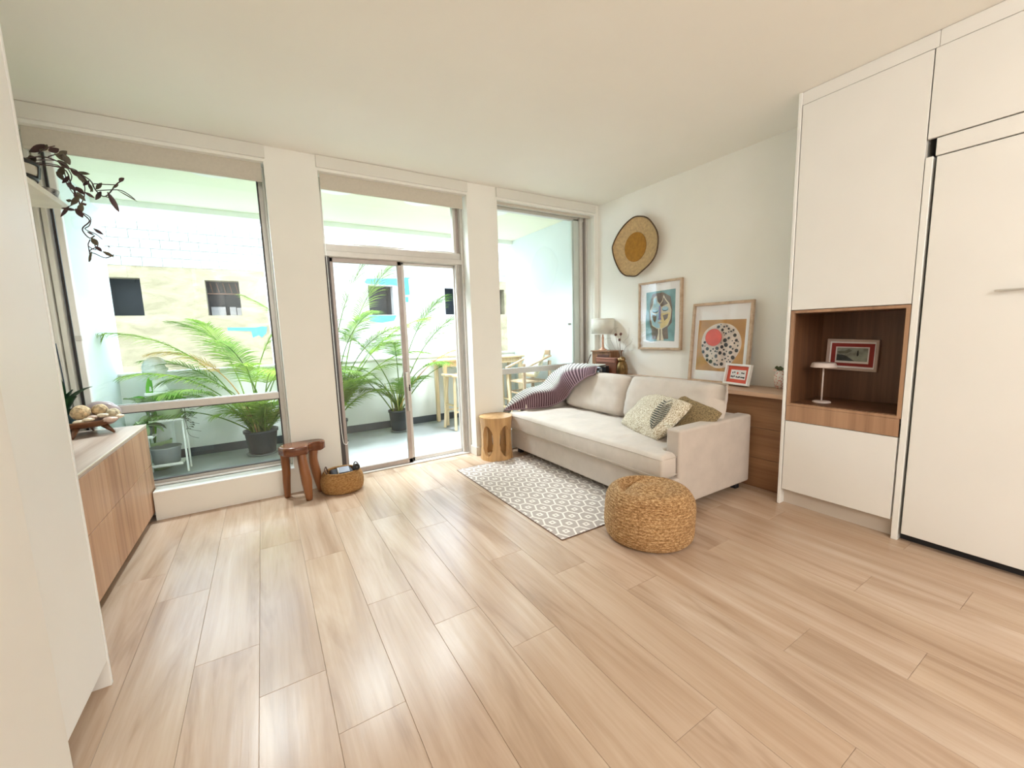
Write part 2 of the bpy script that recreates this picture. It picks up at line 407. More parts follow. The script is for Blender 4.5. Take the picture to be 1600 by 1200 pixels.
# sliding door
b = BM()
frame_bar(b, .525, .543, 0, 2.04, 4.0, 4.11); frame_bar(b, .525, 1.87, 0, .014, 4.0, 4.11)
frame_bar(b, 1.80, 1.858, 0, 2.04, 4.03, 4.11)
dr = struct('door_1', b, m_alu)
b = BM(); rbox(b, .544, .580, 4.0, 4.05, .015, 2.03, .002); obj('gasket', b, m_aludark, dr)
b = BM()
for a in ((.575, .610, .015, 2.03), (1.185, 1.228, .015, 2.03), (.575, 1.228, 1.99, 2.03), (.575, 1.228, .015, .062)): rbox(b, a[0], a[1], 4.03, 4.06, a[2], a[3], .004, 1)
sl = obj('sliding_sash', b, m_alubrown, dr)
b = BM(); box(b, .61, 1.185, 4.043, 4.047, .06, 1.99); obj('pane', b, m_glass, sl)
b = BM(); rbox(b, 1.196, 1.222, 3.995, 4.03, .80, .95, .005); rbox(b, 1.20, 1.216, 3.985, 4.03, .56, .80, .004); obj('door_handle', b, m_chrome, sl)
b = BM()
for a in ((1.200, 1.262, .015, 2.03), (1.79, 1.815, .015, 2.03), (1.20, 1.81, 2.005, 2.03), (1.20, 1.81, .015, .058)): rbox(b, a[0], a[1], 4.065, 4.10, a[2], a[3], .004, 1)
fx = obj('fixed_sash', b, m_alu, dr)
b = BM(); rbox(b, 1.236, 1.252, 4.05, 4.066, .755, .82, .003); obj('lock', b, m_aludark, fx)
for i in range(4):
    b = BM(); rbox(b, 1.818+.010*i, 1.824+.010*i, 4.03-.006*i, 4.05, .02, 2.03, .001, 1); obj('frame_ridge', b, m_alu, dr)

# blinds: valance box, shade fabric, bottom bar, chain
def blind(x0, x1, zb, lab, yv=3.852):
    t = thing('roller_blind', ((x0+x1)/2, 3.93, zb), lab, 'blind')
    b = BM(); rbox(b, x0, x1, yv, yv+.10, 2.722, ZC-.001, .004); obj('valance', b, m_valance, t)
    b = BM(); rbox(b, x0+.03, x1-.03, 3.925, 3.93, zb, 2.722, .001, 1); obj('shade', b, m_shade, t)
    b = BM(); rbox(b, x0+.03, x1-.03, 3.92, 3.935, zb-.004, zb+.012, .003, 1); obj('bottom_bar', b, m_shade, t)
    return t
def bead_chain(t, pts):
    b = BM(); tube(b, pts, .0028, 6); obj('pull_chain', b, m_whiteedge, t)
blind(-1.2, .152, 2.565, 'wide beige roller blind under white valance over the left picture window')
t = blind(.515, 1.893, 2.575, 'beige roller blind above the sliding glass door')
bead_chain(t, smooth_path([(.545, 3.93, 2.6), (.548, 3.93, 1.2), (.55, 3.92, .45), (.575, 3.92, .34), (.60, 3.93, .36)], 4))
t = blind(2.225, 3.61, 2.675, 'nearly fully raised roller blind over the right window by the corner')
bead_chain(t, [(3.585, 3.90, 2.67), (3.587, 3.90, 1.42)])

# ---------------------------------------------------------------- balcony
m_bwall = M('balcony_white_wall', (.88, .90, .87), .8, .02, 3)
m_bceil = M('balcony_ceiling_cream', (.84, .83, .67), .8, .015, 3)
m_bfloor = M('balcony_grey_floor', (.36, .38, .385), .38, .10, 2.2)
m_band = M('dark_grey_band', (.075, .085, .10), .5, .08)
b = BM(); box(b, -1.5, 3.85, 4.14, 6.1, -.2, -.004); struct('balcony_floor', b, m_bfloor)
b = BM(); box(b, -1.5, 3.85, 4.12, 6.1, 2.80, 2.98); struct('balcony_ceiling', b, m_bceil)
b = BM(); box(b, -1.5, 3.85, 5.86, 6.1, 2.74, 2.80); struct('balcony_beam', b, m_bwall)
m_aqua = M('pale_aqua_white_wall', (.66, .72, .71), .8, .02, 3)
b = BM(); box(b, -1.5, -1.34, 4.12, 6.1, -.004, 2.80); struct('balcony_wall_left', b, m_aqua)
b = BM(); box(b, 3.65, 3.85, 4.12, 6.1, -.004, 2.80); struct('balcony_wall_right', b, m_aqua)
b = BM(); box(b, -1.34, 3.65, 5.90, 6.05, -.004, .975); pa = struct('balcony_parapet', b, m_bwall)
b = BM(); rbox(b, -1.34, 3.65, 5.88, 6.07, .975, 1.0, .004); obj('coping', b, m_whiteedge, pa)
b = BM(); box(b, -1.34, 3.65, 5.885, 5.9, -.004, .095); obj('base_band', b, m_band, pa)
b = BM(); rbox(b, 3.635, 3.65, 4.95, 5.08, .78, .87, .004); tag(obj('outlet_box', b, m_bwall), 'small white outlet box low on the right balcony wall', 'outlet')

# ---------------------------------------------------------------- opposite building
def conc(name, c0, c1, sc_):
    m, t, p = newmat(name); v = coords(t, (1, 1, 2.2))
    a = nz(t, v, sc_, 5, .6, .8)
    t.links.new(ramp(t, a, [(.35, c0), (.65, c1)]), p.inputs['Base Color']); p.inputs['Roughness'].default_value = .9
    bump(t, p, nz(t, v, 18, 4), .5, .02); return m
m_conc = conc('weathered_concrete', (.160, .130, .072), (.25, .208, .125), 1.6)
m_blk = conc('pale_block', (.22, .225, .195), (.33, .325, .28), 2.2)
m_wpaint = conc('white_painted_concrete', (.29, .27, .25), (.36, .34, .315), 1.2)
m_dark = M('dark_interior', (.012, .016, .018), .7, .2)
m_beam = M('brown_timber', (.10, .045, .02), .7, .2)
m_blue = M('blue_paint_patch', (.03, .17, .26), .7, .15, 4)
YO, Z0, Z1, ZBL = 14.0, 2.02, 2.97, 3.27
OP = [(-3.30, -2.50), (-1.17, -.40), (3.12, 3.93), (5.79, 6.62), (7.75, 8.28)]
bld = thing('opposite_building', (0, YO, -3), 'weathered concrete and block building across the street with dark square openings', 'building')
edges = [-6.0]
for a, d in OP: edges += [a, d]
edges.append(12.0)
def seg(bm, x0, x1, z0, z1):
    box(bm, x0, x1, YO, YO+.3, z0, z1)
bc, bw, bc2 = BM(), BM(), BM()
def wallpart(x0, x1, z0, z1):
    for a, d, q in ((-6, .24, bc), (.24, 6.95, bw), (6.95, 12, bc2)):
        l, r = max(a, x0), min(d, x1)
        if r > l: seg(q, l, r, z0, z1)
wallpart(-6, 12, -3, Z0); wallpart(-6, 12, Z1, ZBL)
for i in range(0, len(edges), 2): wallpart(edges[i], edges[i+1], Z0, Z1)
bq = BM(); box(bq, -6, 12, YO+.01, YO+.3, ZBL, 4.40); obj('block_backing', bq, m_blk, bld)
obj('concrete_wall', bc, m_conc, bld); obj('concrete_wall', bc2, m_conc, bld); obj('painted_wall', bw, m_wpaint, bld)
for i, (a, d) in enumerate(OP):
    b = BM(); box(b, a, d, YO+.9, YO+.92, Z0-.1, Z1+.1); box(b, a-.02, a, YO+.3, YO+.92, Z0-.1, Z1+.1); box(b, d, d+.02, YO+.3, YO+.92, Z0-.1, Z1+.1); box(b, a-.02, d+.02, YO+.3, YO+.92, Z1+.1, Z1+.12)
    obj('opening_recess', b, m_dark, bld)
b = BM()
for k in range(5): bar(b, (-1.10+.15*k, YO+.5, Z1-.02), (-1.05+.15*k, YO+.5, Z1-.28), .02, .02, 0, 0)
bar(b, (-1.17, YO+.45, Z1-.32), (-.40, YO+.45, Z1-.32), .05, .035, 0, 0); obj('timber_framing', b, m_beam, bld)
b = BM(); box(b, -1.14, -.80, YO+.6, YO+.62, Z0, Z0+.27); box(b, -.70, -.55, YO+.6, YO+.62, Z0, Z0+.27); box(b, -.53, -.42, YO+.6, YO+.62, Z0, Z0+.25)
obj('pale_board', b, m_wpaint, bld)
rnd = random.Random(4)
blk = {}
for r in range(5):
    z = ZBL+.225*r; x = -6+(.2 if r % 2 else 0)
    while x < 11.5:
        k = rnd.randrange(6)
        if k not in blk:
            rr = random.Random(k); q = chbox(.004, .396-rr.random()*.006, -.002-rr.random()*.008, .05, .003, .221-rr.random()*.006, .008)
            bmesh.ops.recalc_face_normals(q, faces=q.faces[:]); me = bpy.data.meshes.new('block'); q.to_mesh(me); q.free(); me.materials.append(m_blk); blk[k] = me
        if -5.2 < x < 9.6:
            o = bpy.data.objects.new('block', blk[k]); C.objects.link(o); o.parent = bld; o.location = (x, 0.0, z+3)
        x += .4
def patch(pts):
    b = BM(); vs = [b.verts.new((x, YO-.004, z)) for x, z in pts]; f = b.faces.new(vs)
    q = bmesh.ops.extrude_face_region(b, geom=[f]); bmesh.ops.translate(b, vec=(0, -.004, 0), verts=[v for v in q['geom'] if isinstance(v, bmesh.types.BMVert)])
    obj('paint_patch', b, m_blue, bld)
patch([(-.78, 1.60), (-.78, 1.68), (-.1, 1.67), (.05, 1.70), (.18, 1.68), (.14, 1.5), (.02, 1.38), (-.05, 1.45), (-.2, 1.38), (-.22, 1.57)])
patch([(3.0, 3.02), (3.1, 3.18), (4.35, 3.24), (4.42, 3.38), (4.65, 3.34), (4.48, 3.22), (4.5, 2.7), (4.3, 2.68), (4.3, 2.95), (3.95, 3.0)])
patch([(4.34, 2.45), (4.34, 2.62), (4.44, 2.62), (4.44, 2.45)])
patch([(3.1, 1.80), (3.1, 2.0), (4.0, 2.0), (3.9, 1.82), (3.5, 1.76)])
b = BM(); box(b, -25, 30, 6.3, 40, -3.2, -3.0); struct('street_ground', b, M('street_concrete', (.45, .44, .42), .9))
# ---------------------------------------------------------------- right hand built-in units
XF = 3.168
t = thing('tall_cabinet', (3.4, 1.12, 0), 'tall white cabinet with walnut-lined open niche and oak drawer strip', 'cabinet')
b = BM(); rbox(b, XF-.004, XR, 1.437, 1.457, 0, ZC-.002, .002, 1); rbox(b, XF-.002, XR, .782, .812, 0, 2.19, .002, 1); obj('side_panel', b, m_whiteedge, t)
b = BM(); box(b, XF+.03, XR, .815, 1.436, .12, .62); box(b, XF+.03, XR, .815, 1.436, 1.43, ZC-.002); obj('carcass', b, m_white, t)
b = BM(); rbox(b, XF, XF+.02, .816, 1.432, 1.412, 2.735, .0015, 1); obj('upper_door', b, m_white, t)
b = BM(); rbox(b, XF+.004, XF+.02, .80, 1.436, 2.739, ZC-.002, .0015, 1); obj('filler', b, m_white, t)
b = BM(); rbox(b, XF, XF+.02, .822, 1.432, .118, .628, .0015, 1); obj('lower_door', b, m_white, t)
b = BM(); rbox(b, XF, XF+.022, .822, 1.432, .632, .741, .0015, 1); obj('drawer_front', b, m_walfr, t)
b = BM(); box(b, XF+.055, XF+.07, .812, 1.437, 0, .125); obj('toe_kick', b, m_toe, t)
b = BM()
rbox(b, XF, XR-.02, .815, .835, .742, 1.408, .001, 1); rbox(b, XF, XR-.02, 1.413, 1.433, .742, 1.408, .001, 1)
rbox(b, XF, XR-.02, .835, 1.413, 1.390, 1.408, .001, 1); rbox(b, XF, XR-.02, .835, 1.413, .742, .758, .001, 1)
obj('niche_frame', b, m_walfr, t)
b = BM(); box(b, 3.61, 3.62, .834, 1.414, .75, 1.395); box(b, XF+.02, 3.61, 1.410, 1.4128, .758, 1.390); box(b, XF+.02, 3.61, .8352, .838, .758, 1.390); box(b, XF+.02, 3.61, .838, 1.41, 1.387, 1.3899); box(b, XF+.025, 3.61, .838, 1.41, .7581, .761)
obj('niche_lining', b, m_walnut, t)

t = thing('wall_bed', (3.4, -.2, 0), 'large white fold-down wall bed front with thin metal handle and black floor gap', 'bed')
b = BM(); rbox(b, XF, XF+.03, -1.25, .768, .050, 2.182, .002, 1); obj('bed_panel', b, m_white, t)
b = BM(); rbox(b, XF+.002, XF+.025, -1.25, .775, 2.189, 2.278, .002, 1); obj('top_rail', b, m_white, t)
b = BM(); rbox(b, XF, XF+.02, -.30, .811, 2.284, 2.735, .002, 1); obj('upper_door', b, m_white, t)
b = BM(); rbox(b, XF, XF+.02, -1.25, -.304, 2.284, 2.735, .002, 1); obj('upper_door', b, m_white, t)
b = BM(); rbox(b, XF+.004, XF+.02, -1.25, .798, 2.739, ZC-.002, .0015, 1); obj('filler', b, m_white, t)
b = BM(); box(b, XF+.05, XR, -1.25, .78, 0, ZC-.002); obj('carcass', b, m_black, t)
b = BM(); rbox(b, XF-.022, XF-.014, -.10, .507, 1.448, 1.458, .002, 1); box(b, XF-.02, XF, .46, .47, 1.450, 1.456); box(b, XF-.02, XF, -.02, -.01, 1.450, 1.456); obj('handle', b, m_chrome, t)
b = BM(); rbox(b, XF, XR-.005, -2.99, -1.254, 0, ZC-.002, .002, 1); tag(obj('wardrobe', b, m_white), 'plain white wardrobe side beyond the wall bed', 'wardrobe')

# ledge desk behind the sofa
t = thing('ledge_desk', (3.5, 2.66, 0), 'long shallow wooden ledge with panelled front running behind the sofa', 'desk')
b = BM(); rbox(b, 3.29, XR-.001, 1.459, YB-.001, .755, .79, .003); obj('desk_top', b, m_deskt, t)
b = BM()
for k, (z0, z1) in enumerate(((0, .245), (.248, .495), (.498, .7535))):
    b = BM(); rbox(b, 3.345, 3.365, 1.46, YB-.002, z0, z1, .0015, 1); obj('panel', b, m_deskp, t)

# ---------------------------------------------------------------- left side: tall cabinet, sideboard, shelf
t = thing('pantry_cabinet', (-.95, 1.86, 0), 'tall white cabinet with thin side panel at the left edge beside the sideboard', 'cabinet')
b = BM(); rbox(b, -.64, -.62, 1.660, 2.046, .110, ZC-.004, .0015, 1); obj('door', b, m_white, t)
b = BM(); rbox(b, XL+.003, -.62, 2.052, 2.07, 0, ZC-.002, .0015, 1); obj('side_panel', b, m_whiteedge, t)
b = BM(); box(b, -.71, -.695, 1.658, 2.052, 0, .115); obj('toe_kick', b, m_toe, t)
b = BM(); box(b, XL+.003, -.65, 1.66, 2.05, .115, ZC-.004); obj('carcass', b, m_white, t)

t = thing('sideboard', (-1.05, 3.0, 0), 'low oak sideboard with two rows of plain fronts under the left window', 'sideboard')
b = BM(); rbox(b, XL+.003, -.796, 2.074, 4.0, .690, .715, .002, 1); obj('top', b, m_sidetop, t)
b = BM(); rbox(b, -.80, -.794, 2.074, 4.0, .706, .7155, .001, 1); obj('edge_strip', b, M('pale_edge_strip', (.70, .62, .50), .4), t)
for (y0, y1) in ((2.075, 3.03), (3.034, 3.998)):
    for z0, z1 in ((.405, .688), (.06, .401)):
        b = BM(); rbox(b, -.816, -.797, y0, y1, z0, z1, .0012, 1); obj('drawer_front', b, m_side, t)
b = BM(); box(b, XL+.003, -.82, 2.074, 4.0, .06, .69); obj('carcass', b, m_side, t)
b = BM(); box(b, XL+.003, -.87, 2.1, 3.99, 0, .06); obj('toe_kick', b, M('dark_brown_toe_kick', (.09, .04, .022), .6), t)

b = BM(); rbox(b, XL+.001, -.95, 2.45, 3.70, 2.157, 2.19, .002, 1); tag(obj('wall_shelf', b, M('cream_shelf', (.72, .66, .56), .5)), 'cream floating shelf high on the left wall holding a trailing plant', 'shelf')

# ---------------------------------------------------------------- sofa
def linen(name, c, bs=420):
    m, t, p = newmat(name); v = coords(t)
    f = nz(t, v, 7, 4, .6); g2 = nz(t, v, bs, 2)
    t.links.new(ramp(t, f, [(.3, tuple(x*.93 for x in c)), (.7, tuple(min(1, x*1.05) for x in c))]), p.inputs['Base Color'])
    p.inputs['Roughness'].default_value = .95; p.inputs['Sheen Weight'].default_value = .15; bump(t, p, g2, .25, .002); return m
m_linen = linen('sofa_linen', (.57, .495, .435)); m_linen2 = linen('sofa_linen_cushion', (.61, .54, .48))
m_pipe = linen('sofa_seam', (.52, .45, .39))
SX0, SX1, SY0, SY1 = 2.27, 3.285, 1.73, 3.78
s = thing('sofa', (2.8, 2.75, 0), 'cream linen three-seat sofa with one long seat cushion and two back cushions', 'sofa')
b = BM(); rbox(b, SX0, SX1-.02, SY0+.004, SY1-.004, .062, .272, .012, 3); obj('base', b, m_linen, s)
for y0, y1 in ((SY0, SY0+.115), (SY1-.115, SY1)):
    b = BM(); rbox(b, 2.39, SX1, y0, y1, .062, .612, .018, 4); obj('armrest', b, m_linen, s)
b = BM(); rbox(b, 3.13, SX1, SY0+.115, SY1-.115, .062, .60, .02, 3); obj('back_frame', b, m_linen, s)
for x in (2.34, 3.2):
    for y in (1.80, 3.70):
        b = BM(); rbox(b, x-.025, x+.025, y-.025, y+.025, 0, .064, .003); obj('leg', b, m_black, s)
def sd_T(x, y):
    """distance inside the T-shaped seat outline"""
    def rd(x0, x1, y0, y1): return min(x-x0, x1-x, y-y0, y1-y)
    a = rd(2.225, 3.12, SY0+.118, SY1-.118); c = rd(2.225, 2.385, SY0+.02, SY1-.02)
    if x < 2.385 and a > 0: return min(x-2.225, y-(SY0+.02), SY1-.02-y)
    return max(a, c)
def slab_T(zb, zt, r, crown, seed):
    st = .0118; x0, y0 = 2.225, SY0+.02; nx = int((3.12-x0)/st)+1; ny = int((SY1-.02-y0)/st)+1
    xs = [x0+(3.12-x0)*i/nx for i in range(nx+1)]; ys = [y0+(SY1-.02-y0)*j/ny for j in range(ny+1)]
    b = BM(); top, bot = {}, {}
    for i, x in enumerate(xs):
        for j, y in enumerate(ys):
            d = sd_T(x, y)
            if d < -1e-6: continue
            k = sqrt(max(0, 1-(1-min(d, r)/r)**2)); c = crown*min(1, max(0, d)/.22)
            wr = noise.noise(V((x*7+seed, y*5, 0)))*.008+noise.noise(V((x*5, y*24, seed)))*.0035*k
            top[i, j] = b.verts.new((x, y, zt-r+r*k+c+wr*k)); bot[i, j] = b.verts.new((x, y, zb+r*.6-r*.6*k))
    from collections import Counter
    qs = [(i, j) for i in range(nx) for j in range(ny) if all(q in top for q in ((i, j), (i+1, j), (i+1, j+1), (i, j+1)))]
    ed = Counter(); fe = {}
    for i, j in qs:
        c = ((i, j), (i+1, j), (i+1, j+1), (i, j+1))
        b.faces.new([top[q] for q in c]); b.faces.new([bot[q] for q in c[::-1]])
        for a, d in zip(c, c[1:]+c[:1]): ed[frozenset((a, d))] += 1; fe[frozenset((a, d))] = (a, d)
    for e, n in ed.items():
        if n == 1:
            a, d = fe[e]; b.faces.new((top[d], top[a], bot[a], bot[d]))
    for v in [v for v in b.verts if not v.link_faces]: b.verts.remove(v)
    for f in b.faces: f.smooth = True
    return b
sc1 = obj('seat_cushion', slab_T(.276, .455, .035, .012, 3), m_linen2, s)
yA, yB = SY0+.022, SY1-.022
for z in (.425, .300):
    b = BM(); tube(b, smooth_path([(2.40, yA, z), (2.25, yA+.004, z), (2.228, yA+.03, z), (2.226, yA+.3, z+.003), (2.226, 2.7, z-.002), (2.226, yB-.3, z+.002), (2.228, yB-.03, z), (2.25, yB-.004, z), (2.40, yB, z)], 5), .0035, 6); obj('piping', b, m_pipe, sc1)
def place(bm, c, ex, ey, ez):
    ex, ey, ez = V(ex).normalized(), V(ey).normalized(), V(ez).normalized()
    bmesh.ops.transform(bm, matrix=Matrix(((ex.x, ey.x, ez.x, c[0]), (ex.y, ey.y, ez.y, c[1]), (ex.z, ey.z, ez.z, c[2]), (0,0,0,1))), verts=bm.verts[:])
def back_cushion(y0, y1, cx, cz, hgt, tilt, seed, th=.25):
    n = V((-cos(tilt), 0, sin(tilt))); u = V((sin(tilt), 0, cos(tilt)))
    b = cushion(y1-y0, hgt, th, 16, 7, .009, seed, .42); place(b, (cx, (y0+y1)/2, cz), (0, 1, 0), u, n)
    o = obj('back_cushion', b, m_linen2, s)
    b = BM(); hx, hy = (y1-y0)/2, hgt/2
    q = [V((0, (y0+y1)/2, 0))+V((cx, 0, cz))+V((0, 1, 0))*a*hx*.975+u*d*hy*.975+n*.018 for a, d in ((-1,-.9),(-1,0),(-1,.9),(-.9,1),(0,1),(.9,1),(1,.9),(1,0),(1,-.9))]
    tube(b, smooth_path(q, 5), .004, 6); obj('piping', b, m_pipe, o)
back_cushion(1.775, 2.735, 2.985, .660, .44, radians(17), 2)
back_cushion(2.715, 3.62, 3.01, .655, .43, radians(17), 9)

# scatter pillows
m_pil = M('cream_patterned_pillow', (.66, .60, .45), .95, .05)
def pillow_mat():
    m, t, p = newmat('cream_leaf_print_fabric'); v = coords(t)
    wv = N(t, 'ShaderNodeTexWave', wave_type='RINGS', rings_direction='SPHERICAL'); wv.inputs['Scale'].default_value = 26; wv.inputs['Distortion'].default_value = 9; wv.inputs['Detail Scale'].default_value = 2.5
    t.links.new(v, wv.inputs['Vector'])
    t.links.new(ramp(t, wv.outputs['Fac'], [(.25, (.40, .32, .21)), (.45, (.62, .54, .40)), (.7, (.76, .70, .58))]), p.inputs['Base Color']); p.inputs['Roughness'].default_value = .95; return m
m_pil1 = pillow_mat(); m_pil2 = M('dark_stippled_gold_fabric', (.25, .18, .09), .95, .6, 120)
m_leafd = M('dark_green_leaf_print', (.045, .05, .04), .9, .1)
def pframe(c, ex, n):
    ex = V(ex).normalized(); n = V(n); n = (n-ex*n.dot(ex)).normalized(); ey = n.cross(ex)
    return Matrix(((ex.x, ey.x, n.x, c[0]), (ex.y, ey.y, n.y, c[1]), (ex.z, ey.z, n.z, c[2]), (0,0,0,1)))
PM = pframe((2.735, 2.235, .600), (-.36, -.93, 0), (-.61, .24, .75))
t = thing('scatter_pillow', (0,0,0), 'cream scatter pillow with one large dark striped leaf, lying on the sofa seat', 'pillow', mat=PM)
b = cushion(.64, .41, .15, 12, 4, .005, 5, .6); obj('cover', b, m_pil1, t, local=True)
def psurf(x, y, e=4, p=.6, sx=.64, sy=.41, sz=.15):
    u, v_ = 2*x/sx, 2*y/sy; f = max((1-abs(u)**e)*(1-abs(v_)**e), 0)**p
    return sz/2*(.10+.90*f)+.0035
b = BM(); cx0, cy0, cx1, cy1 = .13, .115, .245, -.165
ax = V((cx1-cx0, cy1-cy0)); Lx = ax.length; ax /= Lx; nn = V((-ax.y, ax.x))
for k in range(13):
    tt = (k+.3)/13.5; base = V((cx0, cy0))+ax*Lx*tt*1.0; wd =   .078*sin(pi*min(1, (tt*.86+.14)))**.7
    for sg in (-1, 1):
        p0 = base; p1 = base+nn*sg*wd+ax*(-.028)
        qs = [p0+ax*.001, p0+ax*.010, p0+(p1-p0)*.5+ax*.0105, p1+ax*.006, p1-ax*.001, p0+(p1-p0)*.5-ax*.001]
        if sg < 0: qs = qs[::-1]
        b.faces.new([b.verts.new((q.x, q.y, psurf(q.x, q.y)+.001)) for q in qs])
obj('leaf_print', b, m_leafd, t, local=True)
PM2 = pframe((2.81, 1.96, .615), (-.10, -.9, -.25), (-.66, .12, .70))
t = thing('scatter_pillow', (0,0,0), 'darker gold stippled pillow tucked behind the leaf pillow', 'pillow', mat=PM2)
b = cushion(.40, .32, .09, 12, 4, .005, 15, .6); obj('cover', b, m_pil2, t, local=True)
q = []
for k in range(32):
    a = 2*pi*k/32; u = max(-1, min(1, 1.25*cos(a))); v_ = max(-1, min(1, 1.25*sin(a))); q.append((u*.195*sqrt(1-.12*v_*v_), v_*.160*sqrt(1-.12*u*u), 0))
b = BM(); tube(b, q+[q[0]], .004, 6); obj('piping', b, m_pil, t, local=True)

# throw blanket
def throw_mat():
    m, t, p = newmat('ribbed_plum_and_white_knit')
    uv = N(t, 'ShaderNodeAttribute', attribute_name='knit'); x, y, z = xyz(t, uv.outputs['Vector'])
    rib = (x*52.0).mod(1.0); dash = (y*30.0).mod(1.0)
    pale = rib.lt(.45); dk = dash.lt(.68)
    c1 = mixc(t, dk, (.36, .34, .30), (.15, .12, .13))
    c2 = mixc(t, dk, (.17, .085, .105), (.02, .005, .010))
    gate = N(t, 'ShaderNodeMapRange'); gate.inputs[1].default_value = .44; gate.inputs[2].default_value = .62; t.links.new(y.o, gate.inputs[0])
    dark = mixc(t, gate.outputs[0], c2, c1)
    lightc = mixc(t, gate.outputs[0], (.29, .185, .205), (.62, .63, .57))
    t.links.new(mixc(t, pale, dark, lightc), p.inputs['Base Color']); p.inputs['Roughness'].default_value = 1
    return m
rows = [   # lower edge, fold over the arm, upper edge
 ((2.205, 3.80, .472), (2.212, 3.815, .474), (2.22, 3.835, .470)),
 ((2.345, 3.70, .480), (2.345, 3.72, .56), (2.35, 3.83, .60)),
 ((2.50, 3.640, .482), (2.49, 3.635, .640), (2.52, 3.85, .672)),
 ((2.70, 3.600, .490), (2.70, 3.610, .655), (2.76, 3.87, .700)),
 ((2.83, 3.52, .570), (2.80, 3.60, .720), (2.92, 3.87, .820)),
 ((2.82, 3.37, .710), (2.86, 3.56, .850), (3.10, 3.80, .915)),
 ((2.87, 3.22, .825), (2.97, 3.30, .915), (3.20, 3.45, .935)),
 ((2.92, 3.14, .860), (3.01, 3.20, .925), (3.25, 3.33, .930)),
]
def crv(ps, n): return smooth_path(ps, n)
lo = crv([r[0] for r in rows], 22); mid_ = crv([r[1] for r in rows], 22); hi = crv([r[2] for r in rows], 22)
b = BM(); me_uv = []
nv = 40; G = []
for i, (a, m_, c) in enumerate(zip(lo, mid_, hi)):
    row = []; cs = smooth_path([a, m_, c], nv//2)
    s_ = i/(len(lo)-1)
    for j in range(nv+1):
        t_ = j/nv
        p = cs[j]; bulge = sin(pi*t_)*.006
        p = p + V((-.6, -.35, .75)).normalized()*(bulge + .006*(1 if (i*52/ (len(lo)-1)) % 1 < .45 else 0) + noise.noise(V((s_*5, t_*3, 1)))*.008)
        row.append(b.verts.new(p)); me_uv.append((s_, t_, 0))
    # tail hanging over the outer side
    G.append(row)
for i in range(len(G)-1):
    for j in range(nv):
        f = b.faces.new((G[i][j], G[i+1][j], G[i+1][j+1], G[i][j+1])); f.smooth = True
# drop the upper edge down behind the arm
for i in range(len(G)): pass
bot = []
for i, row in enumerate(G):
    s_ = i/(len(G)-1); p = row[-1].co; r2 = [row[-1]]
    for k, (dy, dz) in enumerate(((.02, -.02), (.028, -.07), (.03, -.14))):
        q = p+V((0, dy, dz)) if s_ < .78 else p+V((.02, .01, dz*.25)); r2.append(b.verts.new(q)); me_uv.append((s_, 1+.04*(k+1), 0))
    bot.append(r2)
for i in range(len(bot)-1):
    for j in range(3):
        f = b.faces.new((bot[i][j], bot[i+1][j], bot[i+1][j+1], bot[i][j+1])); f.smooth = True
o = obj('throw_blanket', b, throw_mat())
at = o.data.attributes.new('knit', 'FLOAT_VECTOR', 'POINT')
for k, u in enumerate(me_uv): at.data[k].vector = u
md = o.modifiers.new('s', 'SOLIDIFY'); md.thickness = .012; md.offset = -1
tag(o, 'chunky plum and white ribbed knit throw draped over the far arm of the sofa', 'blanket')
me = o.data
b = BM(); tube(b, [G_ for G_ in lo[::3]], .009, 6)
edge = obj('hem', b, M('mauve_hem', (.24, .16, .18), 1), o, local=True)
# ---------------------------------------------------------------- rug
def rug_mat():
    m, t, p = newmat('taupe_hex_rug'); tc = N(t, 'ShaderNodeTexCoord'); x, y, z = xyz(t, tc.outputs['Object'])
    w, h = .175, .075            # X period, half Y period
    xf = ((x + w/2).mod(w) - w/2).abs(); yf = ((y + h).mod(2*h) - h).abs()
    x1, x2, th = .026, .0615, .0060
    # slanted edge from (x1, h) to (x2, 0)
    L = (xf - (yf*(-(x2-x1)/h) + x2)).abs()*.9
    l1 = L.lt(th)
    inB = (xf - (yf*(-(x2-x1)/h) + x2)).gt(0)
    eA = (yf*-1.0 + h).lt(th)*xf.lt(x1); eB = yf.lt(th)*xf.gt(x2)
    sA = xf.max(yf); qA = sA.gt(.009)*sA.lt(.0205); cB = (xf*-1.0 + w/2).max(yf*-1.0 + h); qB = cB.gt(.009)*cB.lt(.0205)
    sel = l1.max(eA).max(eB).max(qA).max(qB)
    v = coords(t); f = nz(t, v, 300, 2); g2 = nz(t, v, 5, 3)
    base = ramp(t, f, [(.3, (.36, .30, .265)), (.7, (.47, .40, .355))]); li = ramp(t, g2, [(.3, (.74, .67, .60)), (.7, (.80, .74, .67))])
    t.links.new(mixc(t, sel, base, li), p.inputs['Base Color']); p.inputs['Roughness'].default_value = .95; bump(t, p, f, .3, .002); return m
b = BM(); nx, ny = 14, 24
rx0, rx1, ry0, ry1 = 1.507, 2.62, 1.925, 3.555
rbox(b, rx0, rx1, ry0, ry1, .0006, .0058, .001, 1)
rug = thing('rug', (1.6, 2.0, 0), 'taupe and cream hexagon patterned flatweave rug under the sofa front', 'rug')
obj('pile', b, rug_mat(), rug)
b = BM(); tube(b, [(rx1, ry0, .0040), (rx0, ry0, .0040), (rx0, ry1, .0040), (rx1, ry1, .0040)], .0035, 6); obj('edge_binding', b, M('brown_binding', (.19, .12, .09), .9), rug)

